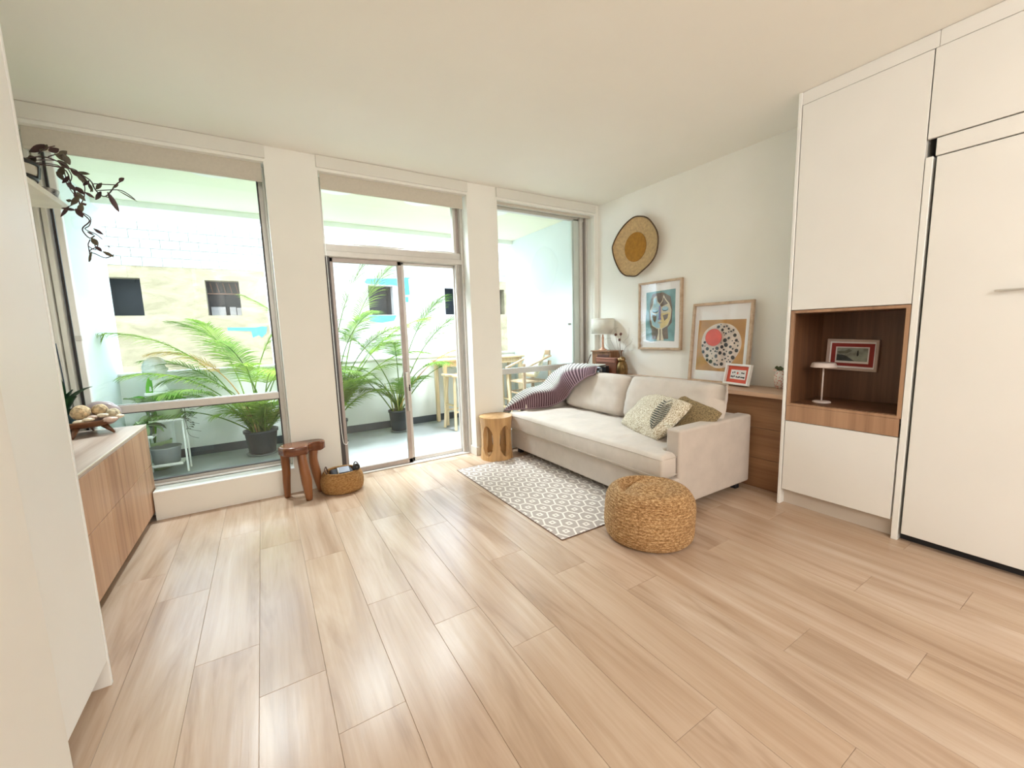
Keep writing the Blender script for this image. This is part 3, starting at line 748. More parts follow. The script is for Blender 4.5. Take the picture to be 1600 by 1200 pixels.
# ---------------------------------------------------------------- jute pouf
m, t_, p_ = newmat('golden_jute'); m_jute = m
v_ = coords(t_); a_ = nz(t_, coords(t_, (.8, .8, 2.2)), 70, 4, .8); c_ = nz(t_, v_, 5, 2)
t_.links.new(ramp(t_, a_, [(.34, (.13, .058, .016)), (.50, (.38, .205, .080)), (.64, (.66, .45, .24))]), p_.inputs['Base Color']); p_.inputs['Roughness'].default_value = .9
bump(t_, p_, a_, .5, .006)
pc = V((2.021, 1.68, 0)); R_, H_ = .274, .325
prof = []
for k in range(10): a = k/9*pi/2; prof.append((R_-.05+.05*sin(a) if k else .02, .045-.045*cos(a)))
body = [(R_-.05, .001), (R_-.02, .012), (R_-.005, .04), (R_, .09), (R_+.001, .15), (R_-.001, .21), (R_-.008, .255), (R_-.030, .295), (R_-.065, .318), (R_-.105, .322), (R_-.14, .312), (R_-.165, .302), (.075, .306), (.04, .310), (.012, .310)]
prof = smooth_path([V((r, 0, z)) for r, z in body], 11)
b = BM(); n = 128
rings = []
for i, q in enumerate(prof):
    ring = []
    for k in range(n):
        a = 2*pi*k/n; r = q.x; z = q.z
        x, y = r*cos(a), r*sin(a)
        if z > .2 and r < .26:
            # crumpled top: ring groove and folds
            d1 = math.exp(-((r-.165-.015*sin(a*2+.6))/.026)**2)*max(0, .25+.75*cos(a-1.6))
            z -= .052*d1
            z += .020*math.exp(-((x-.01)**2+(y-.02)**2)/.008)
            z -= .018*math.exp(-((x-.03)**2+(y-.045)**2)/.0012)
        if .12 < q.z < .29 and r > .2:
            dent = math.exp(-((a-3.95)/.42)**2)*math.exp(-((q.z-.235)/.045)**2); s_ = 1-.085*dent
            x *= s_; y *= s_
        nr = noise.noise(V((x*5, y*5, z*6)))*.008
        x += nr*cos(a); y += nr*sin(a); z += noise.noise(V((x*7+5, y*7, 3)))*.006 if r < .25 and z > .1 else 0
        rb = .0022*(1, .4, -1, .3)[i % 4]*(1+.5*noise.noise(V((a*9, i, 0))))
        if r > .2: x += rb*cos(a); y += rb*sin(a)
        else: z += rb*.7 if z > .1 else 0
        ring.append(b.verts.new((pc.x+x, pc.y+y, max(z, .0008))))
    rings.append(ring)
for A, B_ in zip(rings, rings[1:]):
    for k in range(n): f = b.faces.new((A[k], A[(k+1) % n], B_[(k+1) % n], B_[k])); f.smooth = True
b.faces.new(rings[0][::-1]); b.faces.new(rings[-1])
tag(obj('pouf', b, m_jute), 'round braided golden jute pouf with sunken crumpled top beside the rug', 'pouf')

# ---------------------------------------------------------------- carved wood stool with oval cut-outs
m_ash = wood('blond_carved_wood', (.42, .23, .09), (.56, .33, .145), (.65, .42, .205), 'z', .8, .38)
cc = V((2.035, 3.70, 0)); n = 120; HH = .452
def crad(z): return .158+.016*abs((z/HH-.5)*2)**1.8
b = BM(); nz_ = 46
def hole(a, z):
    k = (a % (2*pi))/(2*pi)*6; fr = (k % 1)-.5
    return (fr*2*.52*1.0)**2/ (.36**2) + ((z-.215)/.150)**2 < 1
NA, NZ = 170, 64
def warp(a, z):
    """snap grid columns onto smooth oval edges"""
    return a
th = .040
vo = [[None]*NA for _ in range(NZ+1)]; vi = [[None]*NA for _ in range(NZ+1)]
sector = 2*pi/5; OFF = radians(25.2)
def inside(k, j):
    a = 2*pi*(k+.5)/NA-OFF; z = HH*(j+.5)/NZ
    fr = ((a % sector)/sector-.5)
    return (fr/.325)**2+((z-.205)/.162)**2 < 1
def snap(k, j):
    a = 2*pi*k/NA-OFF; z = HH*j/NZ
    s = math.floor(a/sector); fr = a/sector-s-.5; e = sqrt((fr/.325)**2+((z-.205)/.162)**2)
    if .86 < e < 1.14 and e > 0:
        fr /= e; z = .205+(z-.205)/e; a = (s+.5+fr)*sector
    return a+OFF, z
for j in range(NZ+1):
    for k in range(NA):
        a, z = snap(k, j); r = crad(z)
        vo[j][k] = b.verts.new((cc.x+r*cos(a), cc.y+r*sin(a), z)); ri = r-th
        vi[j][k] = b.verts.new((cc.x+ri*cos(a), cc.y+ri*sin(a), z))
for j in range(NZ):
    for k in range(NA):
        k2 = (k+1) % NA
        if not inside(k, j):
            f = b.faces.new((vo[j][k], vo[j][k2], vo[j+1][k2], vo[j+1][k])); f.smooth = True
            f = b.faces.new((vi[j][k], vi[j+1][k], vi[j+1][k2], vi[j][k2])); f.smooth = True
            if inside((k+1) % NA, j): b.faces.new((vo[j][k2], vi[j][k2], vi[j+1][k2], vo[j+1][k2]))
            if inside((k-1) % NA, j): b.faces.new((vo[j][k], vo[j+1][k], vi[j+1][k], vi[j][k]))
            if j+1 < NZ and inside(k, j+1): b.faces.new((vo[j+1][k], vo[j+1][k2], vi[j+1][k2], vi[j+1][k]))
            if j > 0 and inside(k, j-1): b.faces.new((vo[j][k], vi[j][k], vi[j][k2], vo[j][k2]))
for v in [v for v in b.verts if not v.link_faces]: b.verts.remove(v)
st = thing('carved_stool', cc, 'blond carved drum stool with oval cut-outs by the pillar and sofa', 'stool')
obj('body', b, m_ash, st)
b = BM(); lathe(b, [(.160, HH-.022), (.173, HH-.014), (.174, HH-.004), (.170, HH)], cc, 64); obj('seat', b, m_ash, st)
b = BM(); lathe(b, [(.166, 0), (.171, .004), (.168, .03), (.14, .034)], cc, 64); obj('base', b, m_ash, st)

# ---------------------------------------------------------------- dark rustic stool
m_red = wood('red_brown_polished_wood', (.07, .022, .010), (.15, .05, .022), (.24, .09, .038), 'x', 1, .22)
m_redl = wood('red_brown_leg_wood', (.12, .040, .014), (.23, .085, .028), (.32, .13, .05), 'z', 1, .3)
rs = thing('rustic_stool', (.2, 3.78, 0), 'dark red-brown rustic slab stool with three thick legs before the pillar', 'stool')
def outline_slab(pts, z0, z1, r=.012):
    b = BM(); ps = smooth_path([V((x, y, 0)) for x, y in pts+[pts[0]]], 8)[:-1]
    c = sum(ps, V())/len(ps); rings = []
    for ins, z in ((.02, z0), (0, z0+r), (0.0, z1-r), (.006, z1-.003), (.018, z1)):
        rings.append([b.verts.new(((q-c)*(1-ins/ max(.05, (q-c).length)))+c+V((0, 0, z))) for q in ps])
    for A, B_ in zip(rings, rings[1:]):
        for k in range(len(ps)):
            f = b.faces.new((A[k], A[(k+1) % len(ps)], B_[(k+1) % len(ps)], B_[k])); f.smooth = True
    b.faces.new(rings[0][::-1]); b.faces.new(rings[-1]); return b
b = outline_slab([(.035, 3.74), (.075, 3.645), (.16, 3.615), (.232, 3.635), (.262, 3.70), (.30, 3.735), (.36, 3.72), (.385, 3.77), (.36, 3.83), (.28, 3.855), (.16, 3.845), (.07, 3.82)], .375, .452)
obj('seat', b, m_red, rs)
def leg(pts, rs_, nm='leg'):
    b = BM(); tube(b, smooth_path(pts, 4), [r for r in interp(rs_, (len(pts)-1)*4+1)], 14); obj(nm, b, m_redl, rs)
def interp(v, n):
    return [v[min(int(i/(n-1)*(len(v)-1)), len(v)-2)]*(1-((i/(n-1)*(len(v)-1))-min(int(i/(n-1)*(len(v)-1)), len(v)-2)))+v[min(int(i/(n-1)*(len(v)-1)), len(v)-2)+1]*((i/(n-1)*(len(v)-1))-min(int(i/(n-1)*(len(v)-1)), len(v)-2)) for i in range(n)]
leg([(.19, 3.66, .40), (.20, 3.64, .28), (.212, 3.628, .16), (.218, 3.615, 0)], [.034, .037, .040, .024])
leg([(.075, 3.78, .40), (.078, 3.785, .25), (.072, 3.79, .12), (.070, 3.79, 0)], [.034, .032, .028, .022])
leg([(.30, 3.79, .40), (.285, 3.775, .30), (.30, 3.78, .18), (.325, 3.785, 0)], [.036, .034, .036, .024])

# ---------------------------------------------------------------- basket with gear
m, t_, p_ = newmat('golden_seagrass'); m_grass = m
v_ = coords(t_); a_ = nz(t_, coords(t_, (60, 60, 150)), 1, 3, .7)
t_.links.new(ramp(t_, a_, [(.3, (.17, .075, .018)), (.5, (.36, .185, .060)), (.7, (.52, .31, .12))]), p_.inputs['Base Color']); p_.inputs['Roughness'].default_value = .85; bump(t_, p_, a_, .5, .005)
bk = thing('woven_basket', (.49, 3.70, 0), 'small golden woven basket with looped handles beside the rustic stool', 'basket')
bc_ = V((.49, 3.695, 0)); prof = []
ps = [(.135, .001), (.158, .012), (.170, .05), (.172, .09), (.166, .13), (.150, .165), (.140, .178)]
pp = smooth_path([V((r, 0, z)) for r, z in ps], 6)
pr_ = [(q.x+(.0022 if i % 2 else -.0022), q.z) for i, q in enumerate(pp)]
pr_ += [(.136, .182), (.130, .176), (.145, .13), (.155, .09), (.15, .03), (.01, .02)]
b = BM(); lathe(b, pr_, bc_, 72, sq=.90, wob=lambda a, z: 1+.02*cos(a*2+1)); obj('body', b, m_grass, bk)
m_hand = M('dark_brown_cord', (.09, .045, .03), .8)
for sg in (-1, 1):
    hx = bc_.x+sg*.125
    b = BM(); tube(b, smooth_path([(hx-.01*sg, bc_.y-.055, .165), (hx+.01*sg, bc_.y-.04, .205), (hx, bc_.y+0, .225), (hx-.01*sg, bc_.y+.04, .21), (hx-.02*sg, bc_.y+.055, .165)], 5), .005, 8); obj('handle', b, m_hand, bk)
gr = thing('black_gear_pouch', (.49, 3.695, .14), 'black padded pouch stowed inside the woven basket', 'pouch')
b = BM(); rbox(b, .40, .58, 3.64, 3.78, .06, .175, .02, 3); obj('body', b, M('black_nylon', (.02, .022, .03), .6), gr)
b = BM(); q = BM(); rbox(q, -.05, .05, -.035, .035, -.006, .006, .004, 2); merge(b, q, 0, Matrix.Translation((.50, 3.665, .185))@Matrix.Rotation(radians(28), 4, 'X')); obj('flap', b, M('slate_grey_nylon', (.17, .18, .22), .45), gr)
b = BM(); tube(b, [(.455, 3.62, .165), (.452, 3.63, .218)], .003, 6); obj('white_pull', b, m_whiteedge, gr)
b = BM(); q = BM(); lathe(q, [(.026, 0), (.028, .01), (.028, .05), (.024, .052), (.022, .045), (.001, .044)], (0,0,0), 24); merge(b, q, 0, Matrix.Translation((.60, 3.655, .195))@Matrix.Rotation(radians(75), 4, 'X'))
tag(obj('black_lens_tube', b, M('black_lens', (.02, .015, .015), .3)), 'short round black tube lying at the right rim of the woven basket', 'canister')

# ---------------------------------------------------------------- wall pieces (right wall)
def wframe(y, z, x=XR, tilt=0, yaw=0):
    """local x to the right as seen, local y up, local z towards the room"""
    Rm = Matrix(((0, 0, -1), (-1, 0, 0), (0, 1, 0))).to_4x4()
    return Matrix.Translation((x, y, z)) @ Matrix.Rotation(yaw, 4, 'Z') @ Rm @ Matrix.Rotation(tilt, 4, 'X')
m_hat1 = M('woven_straw', (.50, .34, .17), .85, .16, 40, bmp=.4, bs=120); m_hat2 = M('ochre_disc', (.34, .155, .018), .9, .15, 30); m_rim = M('dark_rattan_rim', (.075, .038, .014), .6)
hp = thing('wall_basket', (0,0,0), 'irregular woven straw plate with ochre centre on the right wall', 'wall decoration', mat=wframe(3.268, 2.222, XR-.004))
OUT = [(0.107, 0.293), (0.176, 0.27), (0.244, 0.221), (0.32, 0.12), (0.349, 0.043), (0.351, -0.047), (0.324, -0.145), (0.251, -0.225), (0.132, -0.295), (0.061, -0.327), (-0.022, -0.319), (-0.098, -0.299), (-0.176, -0.238), (-0.257, -0.103), (-0.293, 0.019), (-0.278, 0.081), (-0.208, 0.174), (-0.112, 0.25), (-0.009, 0.295), (0.054, 0.303)]
ol = smooth_path([V((x, y, 0)) for x, y in OUT+[OUT[0]]], 6)[:-1]
b = BM(); rings = []
for f_, z in ((.0, .012), (.2, .012), (.42, .013), (.55, .018), (.68, .025), (.8, .036), (.9, .050), (.97, .062), (1.0, .070)):
    if f_ == 0: continue
    rings.append([b.verts.new((q.x*f_, q.y*f_, z+.0015*sin(k*1.1+f_*40))) for k, q in enumerate(ol)])
for A, B_ in zip(rings, rings[1:]):
    for k in range(len(ol)): f = b.faces.new((A[k], A[(k+1) % len(ol)], B_[(k+1) % len(ol)], B_[k])); f.smooth = True
b.faces.new(rings[0])
o = obj('woven_bowl', b, m_hat1, hp, local=True); md = o.modifiers.new('s', 'SOLIDIFY'); md.thickness = .006; md.offset = 0
b = BM(); tube(b, [V((q.x, q.y, .072)) for q in ol]+[V((ol[0].x, ol[0].y, .072))], .0075, 8); obj('rim', b, m_rim, hp, local=True)
b = BM(); vs = [b.verts.new((.152*cos(a)*1.0+.004, .158*sin(a)-.005, .021)) for a in [2*pi*k/40 for k in range(40)]]; f = b.faces.new(vs); q = bmesh.ops.extrude_face_region(b, geom=[f]); bmesh.ops.translate(b, vec=(0,0,.004), verts=[v for v in q['geom'] if isinstance(v, bmesh.types.BMVert)])
obj('centre_disc', b, m_hat2, hp, local=True)

def artprint(parent, layers, z0, name='print'):
    b = BM(); mats = []; z = z0
    for pts, mt in layers:
        if mt not in mats: mats.append(mt)
        mi = mats.index(mt); z += .00025
        if isinstance(pts[0], (int, float)):
            cx_, cy_, rx, ry = pts[:4]; an = pts[4] if len(pts) > 4 else 0; pts = [(cx_+rx*cos(a)*cos(an)-ry*sin(a)*sin(an), cy_+rx*cos(a)*sin(an)+ry*sin(a)*cos(an)) for a in [2*pi*k/28 for k in range(28)]]
        f = b.faces.new([b.verts.new((x, y, z)) for x, y in pts]); f.material_index = mi
    bmesh.ops.triangulate(b, faces=b.faces[:])
    me = bpy.data.meshes.new(name); b.to_mesh(me); b.free()
    for m in mats: me.materials.append(m)
    o = bpy.data.objects.new(name, me); C.objects.link(o); o.parent = parent; WL[o.name] = V((0,0,0)); return o
def picture(name, mat, W_, H_, fwid, dep, fm, label, paper, layers, mat_board=None, glassy=True):
    t = thing(name, (0,0,0), label, 'picture', mat=mat)
    b = BM(); rbox(b, -W_/2, W_/2, H_/2-fwid, H_/2, 0, dep, .0015, 1); obj('frame_rail', b, fm, t, local=True)
    b = BM(); rbox(b, -W_/2, W_/2, -H_/2, -H_/2+fwid, 0, dep, .0015, 1); obj('frame_rail', b, fm, t, local=True)
    for s_ in (-1, 1):
        b = BM(); x0 = s_*(W_/2-fwid/2); rbox(b, x0-fwid/2, x0+fwid/2, -H_/2+fwid, H_/2-fwid, 0, dep, .0015, 1); obj('frame_stile', b, fm, t, local=True)
    b = BM(); box(b, -W_/2+fwid*.6, W_/2-fwid*.6, -H_/2+fwid*.6, H_/2-fwid*.6, .004, .008); obj('paper', b, paper, t, local=True)
    artprint(t, layers, .008)
    if glassy: b = BM(); box(b, -W_/2+fwid*.8, W_/2-fwid*.8, -H_/2+fwid*.8, H_/2-fwid*.8, dep-.010, dep-.008); obj('pane', b, m_pglass, t, local=True)
    return t
m_pglass = glass('picture_glass', (1, 1, 1))
m_paper = M('white_paper', (.90, .88, .88), .8, .01)
def FM(n, c, v=.12, s=14): return M(n, c, .8, v, s)
teal = FM('teal_wash', (.17, .34, .36), .3, 10); umb = FM('umber_wash', (.16, .115, .09), .25, 14); cream = FM('cream_ink', (.68, .62, .48)); sky = FM('pale_blue_ink', (.38, .60, .70)); yel = FM('pale_yellow_ink', (.72, .58, .27)); bl2 = FM('mid_blue_ink', (.13, .36, .52)); blk_ = FM('charcoal_ink', (.035, .033, .035)); vio = FM('violet_ink', (.22, .2, .42)); wh = FM('pale_ink', (.80, .76, .74))
# abstract face print: paper 0.53 x 0.70 with wash rectangle
LA = [([(-.185, .255), (.19, .265), (.188, .05), (.192, -.1), (.185, -.275), (.02, -.268), (-.12, -.278), (-.182, -.262), (-.19, -.05), (-.18, .1)], teal),
 ([(-.10, .235), (.04, .24), (.13, .19), (.155, .05), (.15, -.08), (.10, -.13), (.11, -.25), (-.10, -.255), (-.11, -.15), (-.13, -.10), (-.14, .0), (-.13, .14)], umb),
 ([(-.025, -.11), (.03, -.11), (.035, -.19), (.055, -.265), (-.04, -.268), (-.02, -.19)], cream),
 ([(.0, -.13), (.012, -.13), (.014, -.265), (.0, -.265)], umb),
 ([(-.13, .06), (-.095, .12), (-.085, .19), (-.045, .21), (-.03, .15), (0, .125), (.03, .16), (.045, .215), (.07, .17), (.115, .125), (.145, .05), (.135, -.04), (.10, -.11), (.03, -.145), (-.04, -.14), (-.10, -.105), (-.125, -.02)], cream),
 ([(-.122, .055), (-.09, .11), (-.08, .18), (-.047, .195), (-.035, .14), (.0, .11), (.002, -.135), (-.04, -.132), (-.095, -.10), (-.117, -.02)], sky),
 ([(.008, .02), (.13, .03), (.128, -.04), (.095, -.10), (.03, -.135), (.008, -.135)], yel),
 ([(.0, .11), (.035, .15), (.045, .19), (.065, .16), (.10, .12), (.02, .09)], umb),
 ((-.058, .055, .052, .036), cream), ((-.058, .058, .045, .030), bl2), ((-.058, .066, .040, .022), sky), ([(-.10, .048), (-.075, .032), (-.045, .030), (-.02, .045), (-.045, .040), (-.075, .041)], blk_),
 ((.068, .065, .048, .030), cream), ((.068, .067, .041, .025), bl2), ((.068, .073, .036, .018), sky), ([(.03, .055), (.05, .043), (.08, .043), (.105, .056), (.08, .050), (.05, .051)], blk_),
 ([(-.10, .015), (-.04, .0), (-.045, -.045), (-.06, -.075), (-.09, -.04)], umb), ([(.04, .0), (.11, .015), (.10, -.03), (.06, -.06)], umb),
 ([(-.008, .10), (.010, .10), (.014, -.02), (.026, -.045), (-.022, -.045), (-.010, -.02)], vio), ([(-.025, -.072), (-.008, -.065), (.004, -.069), (.016, -.065), (.034, -.073), (.018, -.085), (-.01, -.086)], cream), ([(-.03, -.074), (.04, -.075), (.01, -.080)], blk_)]
picture('framed_face_print', wframe(2.930, 1.448, XR-.002), .555, .728, .022, .032, m_frame, 'oak framed print of an abstract teal and yellow face hung on the right wall', m_paper, LA)
# large leaning dotted print
ora = FM('ochre_print', (.52, .27, .085), .2, 8); pnk = FM('blush_print', (.78, .66, .58)); red = FM('coral_print', (.72, .115, .09), .15); 
rr_ = random.Random(3); dots = []
ccx, ccy, cr = .005, -.02, .185
LB = [([(-.225, .215), (.225, .21), (.225, -.26), (-.225, -.26)], ora),
 ([(ccx+cr*(1+.03*sin(3*a)+.02*cos(5*a))*cos(a)*1.03, ccy+cr*1.12*(1+.03*sin(3*a))*sin(a)) for a in [2*pi*k/48 for k in range(48)]], pnk)]
tries = 0
while len(dots) < 58 and tries < 6000:
    tries += 1
    a, r = rr_.random()*2*pi, sqrt(rr_.random())*.93
    x, y = ccx+cr*r*cos(a), ccy+cr*1.1*r*sin(a); s_ = rr_.choice((.006, .009, .013, .016, .018))
    if (x+.058)**2+(y-.05)**2 < (.086+s_)**2: continue
    if any((x-d[0])**2+(y-d[1])**2 < (s_+d[2]+.006)**2 for d in dots): continue
    dots.append((x, y, s_))
for x, y, s_ in dots: LB.append(((x, y, s_, s_*(.75+.35*rr_.random()), rr_.random()*3), blk_))
LB.append(((-.058, .05, .080, .080), red))
picture('leaning_dotted_print', wframe(2.205, 1.1625, XR-.072, tilt=-.085), .575, .745, .024, .032, m_frame, 'large oak framed print of a dotted circle with coral spot leaning on the ledge', m_paper, LB)
# small white frame on the ledge
m_wf = M('white_frame_paint', (.84, .80, .75), .5, .02); redm = FM('red_mount', (.66, .10, .055), .06)
LC = [([(-.105, .065), (.105, .065), (.105, -.065), (-.105, -.065)], redm), ([(-.080, .040), (.078, .042), (.080, -.042), (-.080, -.042)], wh)]
for k, (x, y) in enumerate([(-.058, .014), (-.038, .018), (.038, .016), (.056, .014), (-.066, -.02), (-.052, -.022), (-.036, -.018), (-.012, -.022), (.006, -.024), (.020, -.02), (.04, -.022), (.056, -.022), (.068, -.024)]): LC.append(((x, y, .0062, .0085, .5*k), blk_))
LC.append(((-.004, .012, .009, .011), redm))
sf = picture('small_white_frame', wframe(1.985, .8905, 3.530, tilt=-.20, yaw=radians(-14)), .262, .182, .018, .030, m_wf, 'small white framed red card leaning in front of the dotted print', redm, LC, glassy=False)

# patterned ornament near the cabinet
t = thing('patterned_ornament', (3.61, 1.690, .79), 'little pink and white patterned vase with dark sprig at the ledge end', 'ornament')
b = BM(); lathe(b, [(.022, 0), (.034, .02), (.042, .07), (.040, .11), (.026, .14), (.020, .15), (.018, .15)], (3.61, 1.690, .79), 20)
m, t_, p_ = newmat('pink_white_pattern'); vv = N(t_, 'ShaderNodeTexVoronoi'); vv.inputs['Scale'].default_value = 70; t_.links.new(coords(t_), vv.inputs['Vector']); t_.links.new(ramp(t_, vv.outputs['Distance'], [(.3, (.62, .20, .15)), (.45, (.80, .70, .62))]), p_.inputs['Base Color']); obj('vase', b, m, t)
b = BM(); sph(b, (3.61, 1.690, .955), .022, ns=.5); sph(b, (3.595, 1.71, .965), .014, ns=.4); obj('sprig', b, FM('dark_green_sprig', (.07, .08, .03)), t)
b = BM(); sph(b, (3.60, 1.725, .945), .017, sx=.6, sz=.8, ns=.4); obj('pale_bloom', b, FM('pale_bloom_pink', (.78, .62, .52)), t)

# ---------------------------------------------------------------- things on the far end of the ledge
ZD = .79
m_crate = wood('dark_stained_box_wood', (.11, .04, .015), (.20, .085, .032), (.28, .13, .055), 'z', 1.2, .5)
t = thing('wooden_box', (3.52, 3.60, ZD), 'upright brown wooden box carrying the white-shaded lamp on the ledge', 'box')
b = BM(); rbox(b, 3.43, 3.62, 3.425, 3.735, ZD, 1.065, .004, 2); obj('body', b, m_crate, t)
b = BM(); rbox(b, 3.424, 3.431, 3.445, 3.64, .83, 1.02, .002, 1); obj('front_recess', b, M('dark_red_brown', (.07, .018, .010), .5), t)
b = BM(); rbox(b, 3.41, 3.63, 3.415, 3.745, 1.055, 1.068, .003, 1); obj('lid', b, m_crate, t)
b = BM(); tube(b, [(3.42, 3.745, 1.02), (3.40, 3.86, .80)], .006, 6); obj('strap', b, m_hand, t)
t = thing('table_lamp', (3.53, 3.655, 1.068), 'table lamp with white drum shade and coppery stem on the wooden box', 'lamp')
lc = (3.53, 3.655, 1.068); m_cop = M('copper_pink', (.62, .36, .26), .35, metal=.4)
b = BM(); lathe(b, [(.052, 0), (.052, .008), (.03, .02), (.016, .035), (.013, .12), (.016, .15), (.010, .165), (.010, .20)], lc, 24); obj('base', b, m_cop, t)
m, t_, p_ = newmat('lampshade_linen'); t_.nodes.remove(p_); o_ = t_.nodes['Material Output']; d_ = N(t_, 'ShaderNodeBsdfDiffuse'); tr_ = N(t_, 'ShaderNodeBsdfTranslucent'); mx_ = N(t_, 'ShaderNodeMixShader'); d_.inputs[0].default_value = (.80, .78, .72, 1); tr_.inputs[0].default_value = (.78, .74, .64, 1); mx_.inputs[0].default_value = .35
t_.links.new(d_.outputs[0], mx_.inputs[1]); t_.links.new(tr_.outputs[0], mx_.inputs[2]); t_.links.new(mx_.outputs[0], o_.inputs[0])
b = BM(); n = 48
R2 = [[b.verts.new((lc[0]+.136*cos(2*pi*k/n), lc[1]+.136*sin(2*pi*k/n), z)) for k in range(n)] for z in (1.262, 1.445)]
for k in range(n): f = b.faces.new((R2[0][k], R2[0][(k+1) % n], R2[1][(k+1) % n], R2[1][k])); f.smooth = True
o = obj('lamp_shade', b, m, t); md = o.modifiers.new('s', 'SOLIDIFY'); md.thickness = .002
b = BM()
for z in (1.262, 1.445): tube(b, [(lc[0]+.136*cos(2*pi*k/n), lc[1]+.136*sin(2*pi*k/n), z) for k in range(n+1)], .003, 6)
obj('shade_rim', b, m_whiteedge, t)
t = thing('leather_case', (3.42, 3.42, ZD), 'small red-brown case with striped rim in front of the wooden box', 'box')
b = BM(); rbox(b, 3.36, 3.45, 3.27, 3.60, ZD, .995, .006, 2); obj('body', b, M('red_brown_leather', (.16, .055, .028), .45), t)
b = BM()
for z in (.985, .965, .95): rbox(b, 3.354, 3.36, 3.29, 3.58, z-.004, z+.004, .001, 1)
obj('striped_trim', b, M('rust_trim', (.42, .16, .10), .5), t)
t = thing('old_camera', (3.31, 3.50, ZD), 'black old folding camera half hidden behind the sofa back', 'camera')
b = BM(); rbox(b, 3.30, 3.35, 3.37, 3.60, ZD, .905, .004, 2); obj('body', b, M('black_camera_body', (.018, .018, .02), .35), t)
b = BM(); q = BM(); lathe(q, [(.045, 0), (.045, .012), (.034, .014), (.034, .022), (.02, .024), (.018, .016), (.001, .015)], (0,0,0), 28); merge(b, q, 0, Matrix.Translation((3.30, 3.47, .855))@Matrix.Rotation(-pi/2, 4, 'Y')); obj('lens', b, M('grey_lens_metal', (.25, .26, .28), .25, metal=.6), t)
m_brass = M('dark_brass', (.23, .14, .055), .3, .3, 12, metal=.75)
t = thing('brass_figurine', (3.43, 3.245, ZD), 'dark brass owl-like figurine beside the case on the ledge', 'figurine')
b = BM(); lathe(b, [(.045, 0), (.062, .03), (.066, .08), (.058, .13), (.045, .16), (.030, .175)], (3.42, 3.235, ZD), 24, sq=.95); obj('body', b, m_brass, t)
b = BM(); sph(b, (3.415, 3.235, ZD+.185), .043, sx=.9, sz=.95); sph(b, (3.375, 3.235, ZD+.18), .012, sx=1.4); obj('head', b, m_brass, t)
b = BM()
for y in (-.018, .018): sph(b, (3.382, 3.235+y, ZD+.195), .012, sub=1)
obj('eye', b, M('pale_brass', (.62, .48, .28), .3, metal=.6), t)
b = BM(); sph(b, (3.39, 3.20, ZD+.09), .03, sx=.6, sz=1.6); sph(b, (3.39, 3.272, ZD+.09), .03, sx=.6, sz=1.6); obj('wing', b, m_brass, t)
# dried stems in a slim vase
t = thing('dried_stems', (3.54, 3.36, ZD), 'dried curly twigs and poppy heads in a slim brown vase on the ledge', 'dried flowers')
b = BM(); lathe(b, [(.03, 0), (.04, .05), (.03, .13), (.018, .17), (.02, .18)], (3.54, 3.36, ZD), 20); obj('vase', b, m_crate, t)
vb = V((3.54, 3.36, ZD+.17)); tw = M('pale_twig', (.30, .24, .20), .8); pod = M('brown_seed_head', (.12, .045, .035), .8)
b = BM()
for px_, py_ in ((962, 523), (970, 522), (968, 531)):
    e = AX(px_, py_, 3.56); tube(b, smooth_path([vb, vb.lerp(e, .5)+V((0, .012, 0)), e], 5), .0022, 5)
for path in ([(955,555),(958,540),(953,525),(960,512)], [(957,552),(948,540),(946,530),(955,528)], [(958,552),(966,530),(962,514),(966,512)], [(960,552),(974,536),(982,526),(983,512)], [(960,553),(976,545),(986,536),(989,528)], [(962,552),(975,550),(978,540),(972,533)], [(962,554),(975,549),(985,548),(990,547)], [(956,556),(945,547),(942,538),(940,533)]):
    tube(b, smooth_path([vb]+[AX(x, y, 3.55+.06*sin(x)) for x, y in path[1:]], 5), .0011, 4)
obj('twig', b, tw, t)['kind'] = 'stuff'
for px_, py_ in ((962, 523), (970, 522), (968, 531)):
    e = AX(px_, py_, 3.56); b = BM(); sph(b, e, .016, sz=1.1, ns=.2); obj('seed_head', b, pod, t)

# niche lamp and framed picture
nl = AZ(1285, 626, .763); nl = V((3.34, 1.285, .7612))
m_pinkw = M('blush_white_metal', (.68, .58, .54), .4)
t = thing('niche_lamp', nl, 'small pale mushroom-shaped metal table lamp standing inside the niche', 'lamp')
b = BM(); lathe(b, [(.054, 0), (.054, .006), (.048, .010), (.008, .013)], nl, 32); obj('base', b, m_pinkw, t)
b = BM(); lathe(b, [(.0055, .01), (.0055, .262)], nl, 12); obj('pole', b, m_pinkw, t)
b = BM(); lathe(b, [(.001, .282), (.060, .282), (.068, .278), (.075, .258), (.076, .250), (.070, .250), (.066, .262), (.001, .268)], nl, 36); obj('lamp_shade', b, m_pinkw, t)
LD = [([(-.125, .082), (.125, .082), (.125, -.082), (-.125, -.082)], FM('dark_red_mount', (.30, .035, .03), .06)), ([(-.098, .056), (.098, .058), (.098, -.060), (-.098, -.060)], wh),
 ([(-.090, .049), (.090, .050), (.090, -.045), (-.090, -.045)], FM('grey_green_photo', (.28, .30, .25), .4, 20)), ([(-.09, -.045), (.02, -.045), (-.03, -.01), (-.06, .0), (-.09, .0)], FM('dark_photo', (.06, .07, .07), .4, 20)), ([(-.04, .03), (-.02, .04), (.0, .03), (-.03, .01), (-.07, .005), (-.09, .02)], FM('mid_photo', (.14, .14, .11), .4, 20)), ([(.03, .03), (.036, .035), (.040, .0), (.032, -.01), (.028, .0)], blk_)]
picture('niche_picture', wframe(1.215, 1.085, 3.600, tilt=0) @ Matrix.Rotation(radians(-1.5), 4, 'Z'), .30, .222, .016, .022, M('pale_wood_frame', (.55, .42, .36), .5), 'framed grey photograph with dark red mount hung at the back of the niche', m_paper, LD, glassy=False)
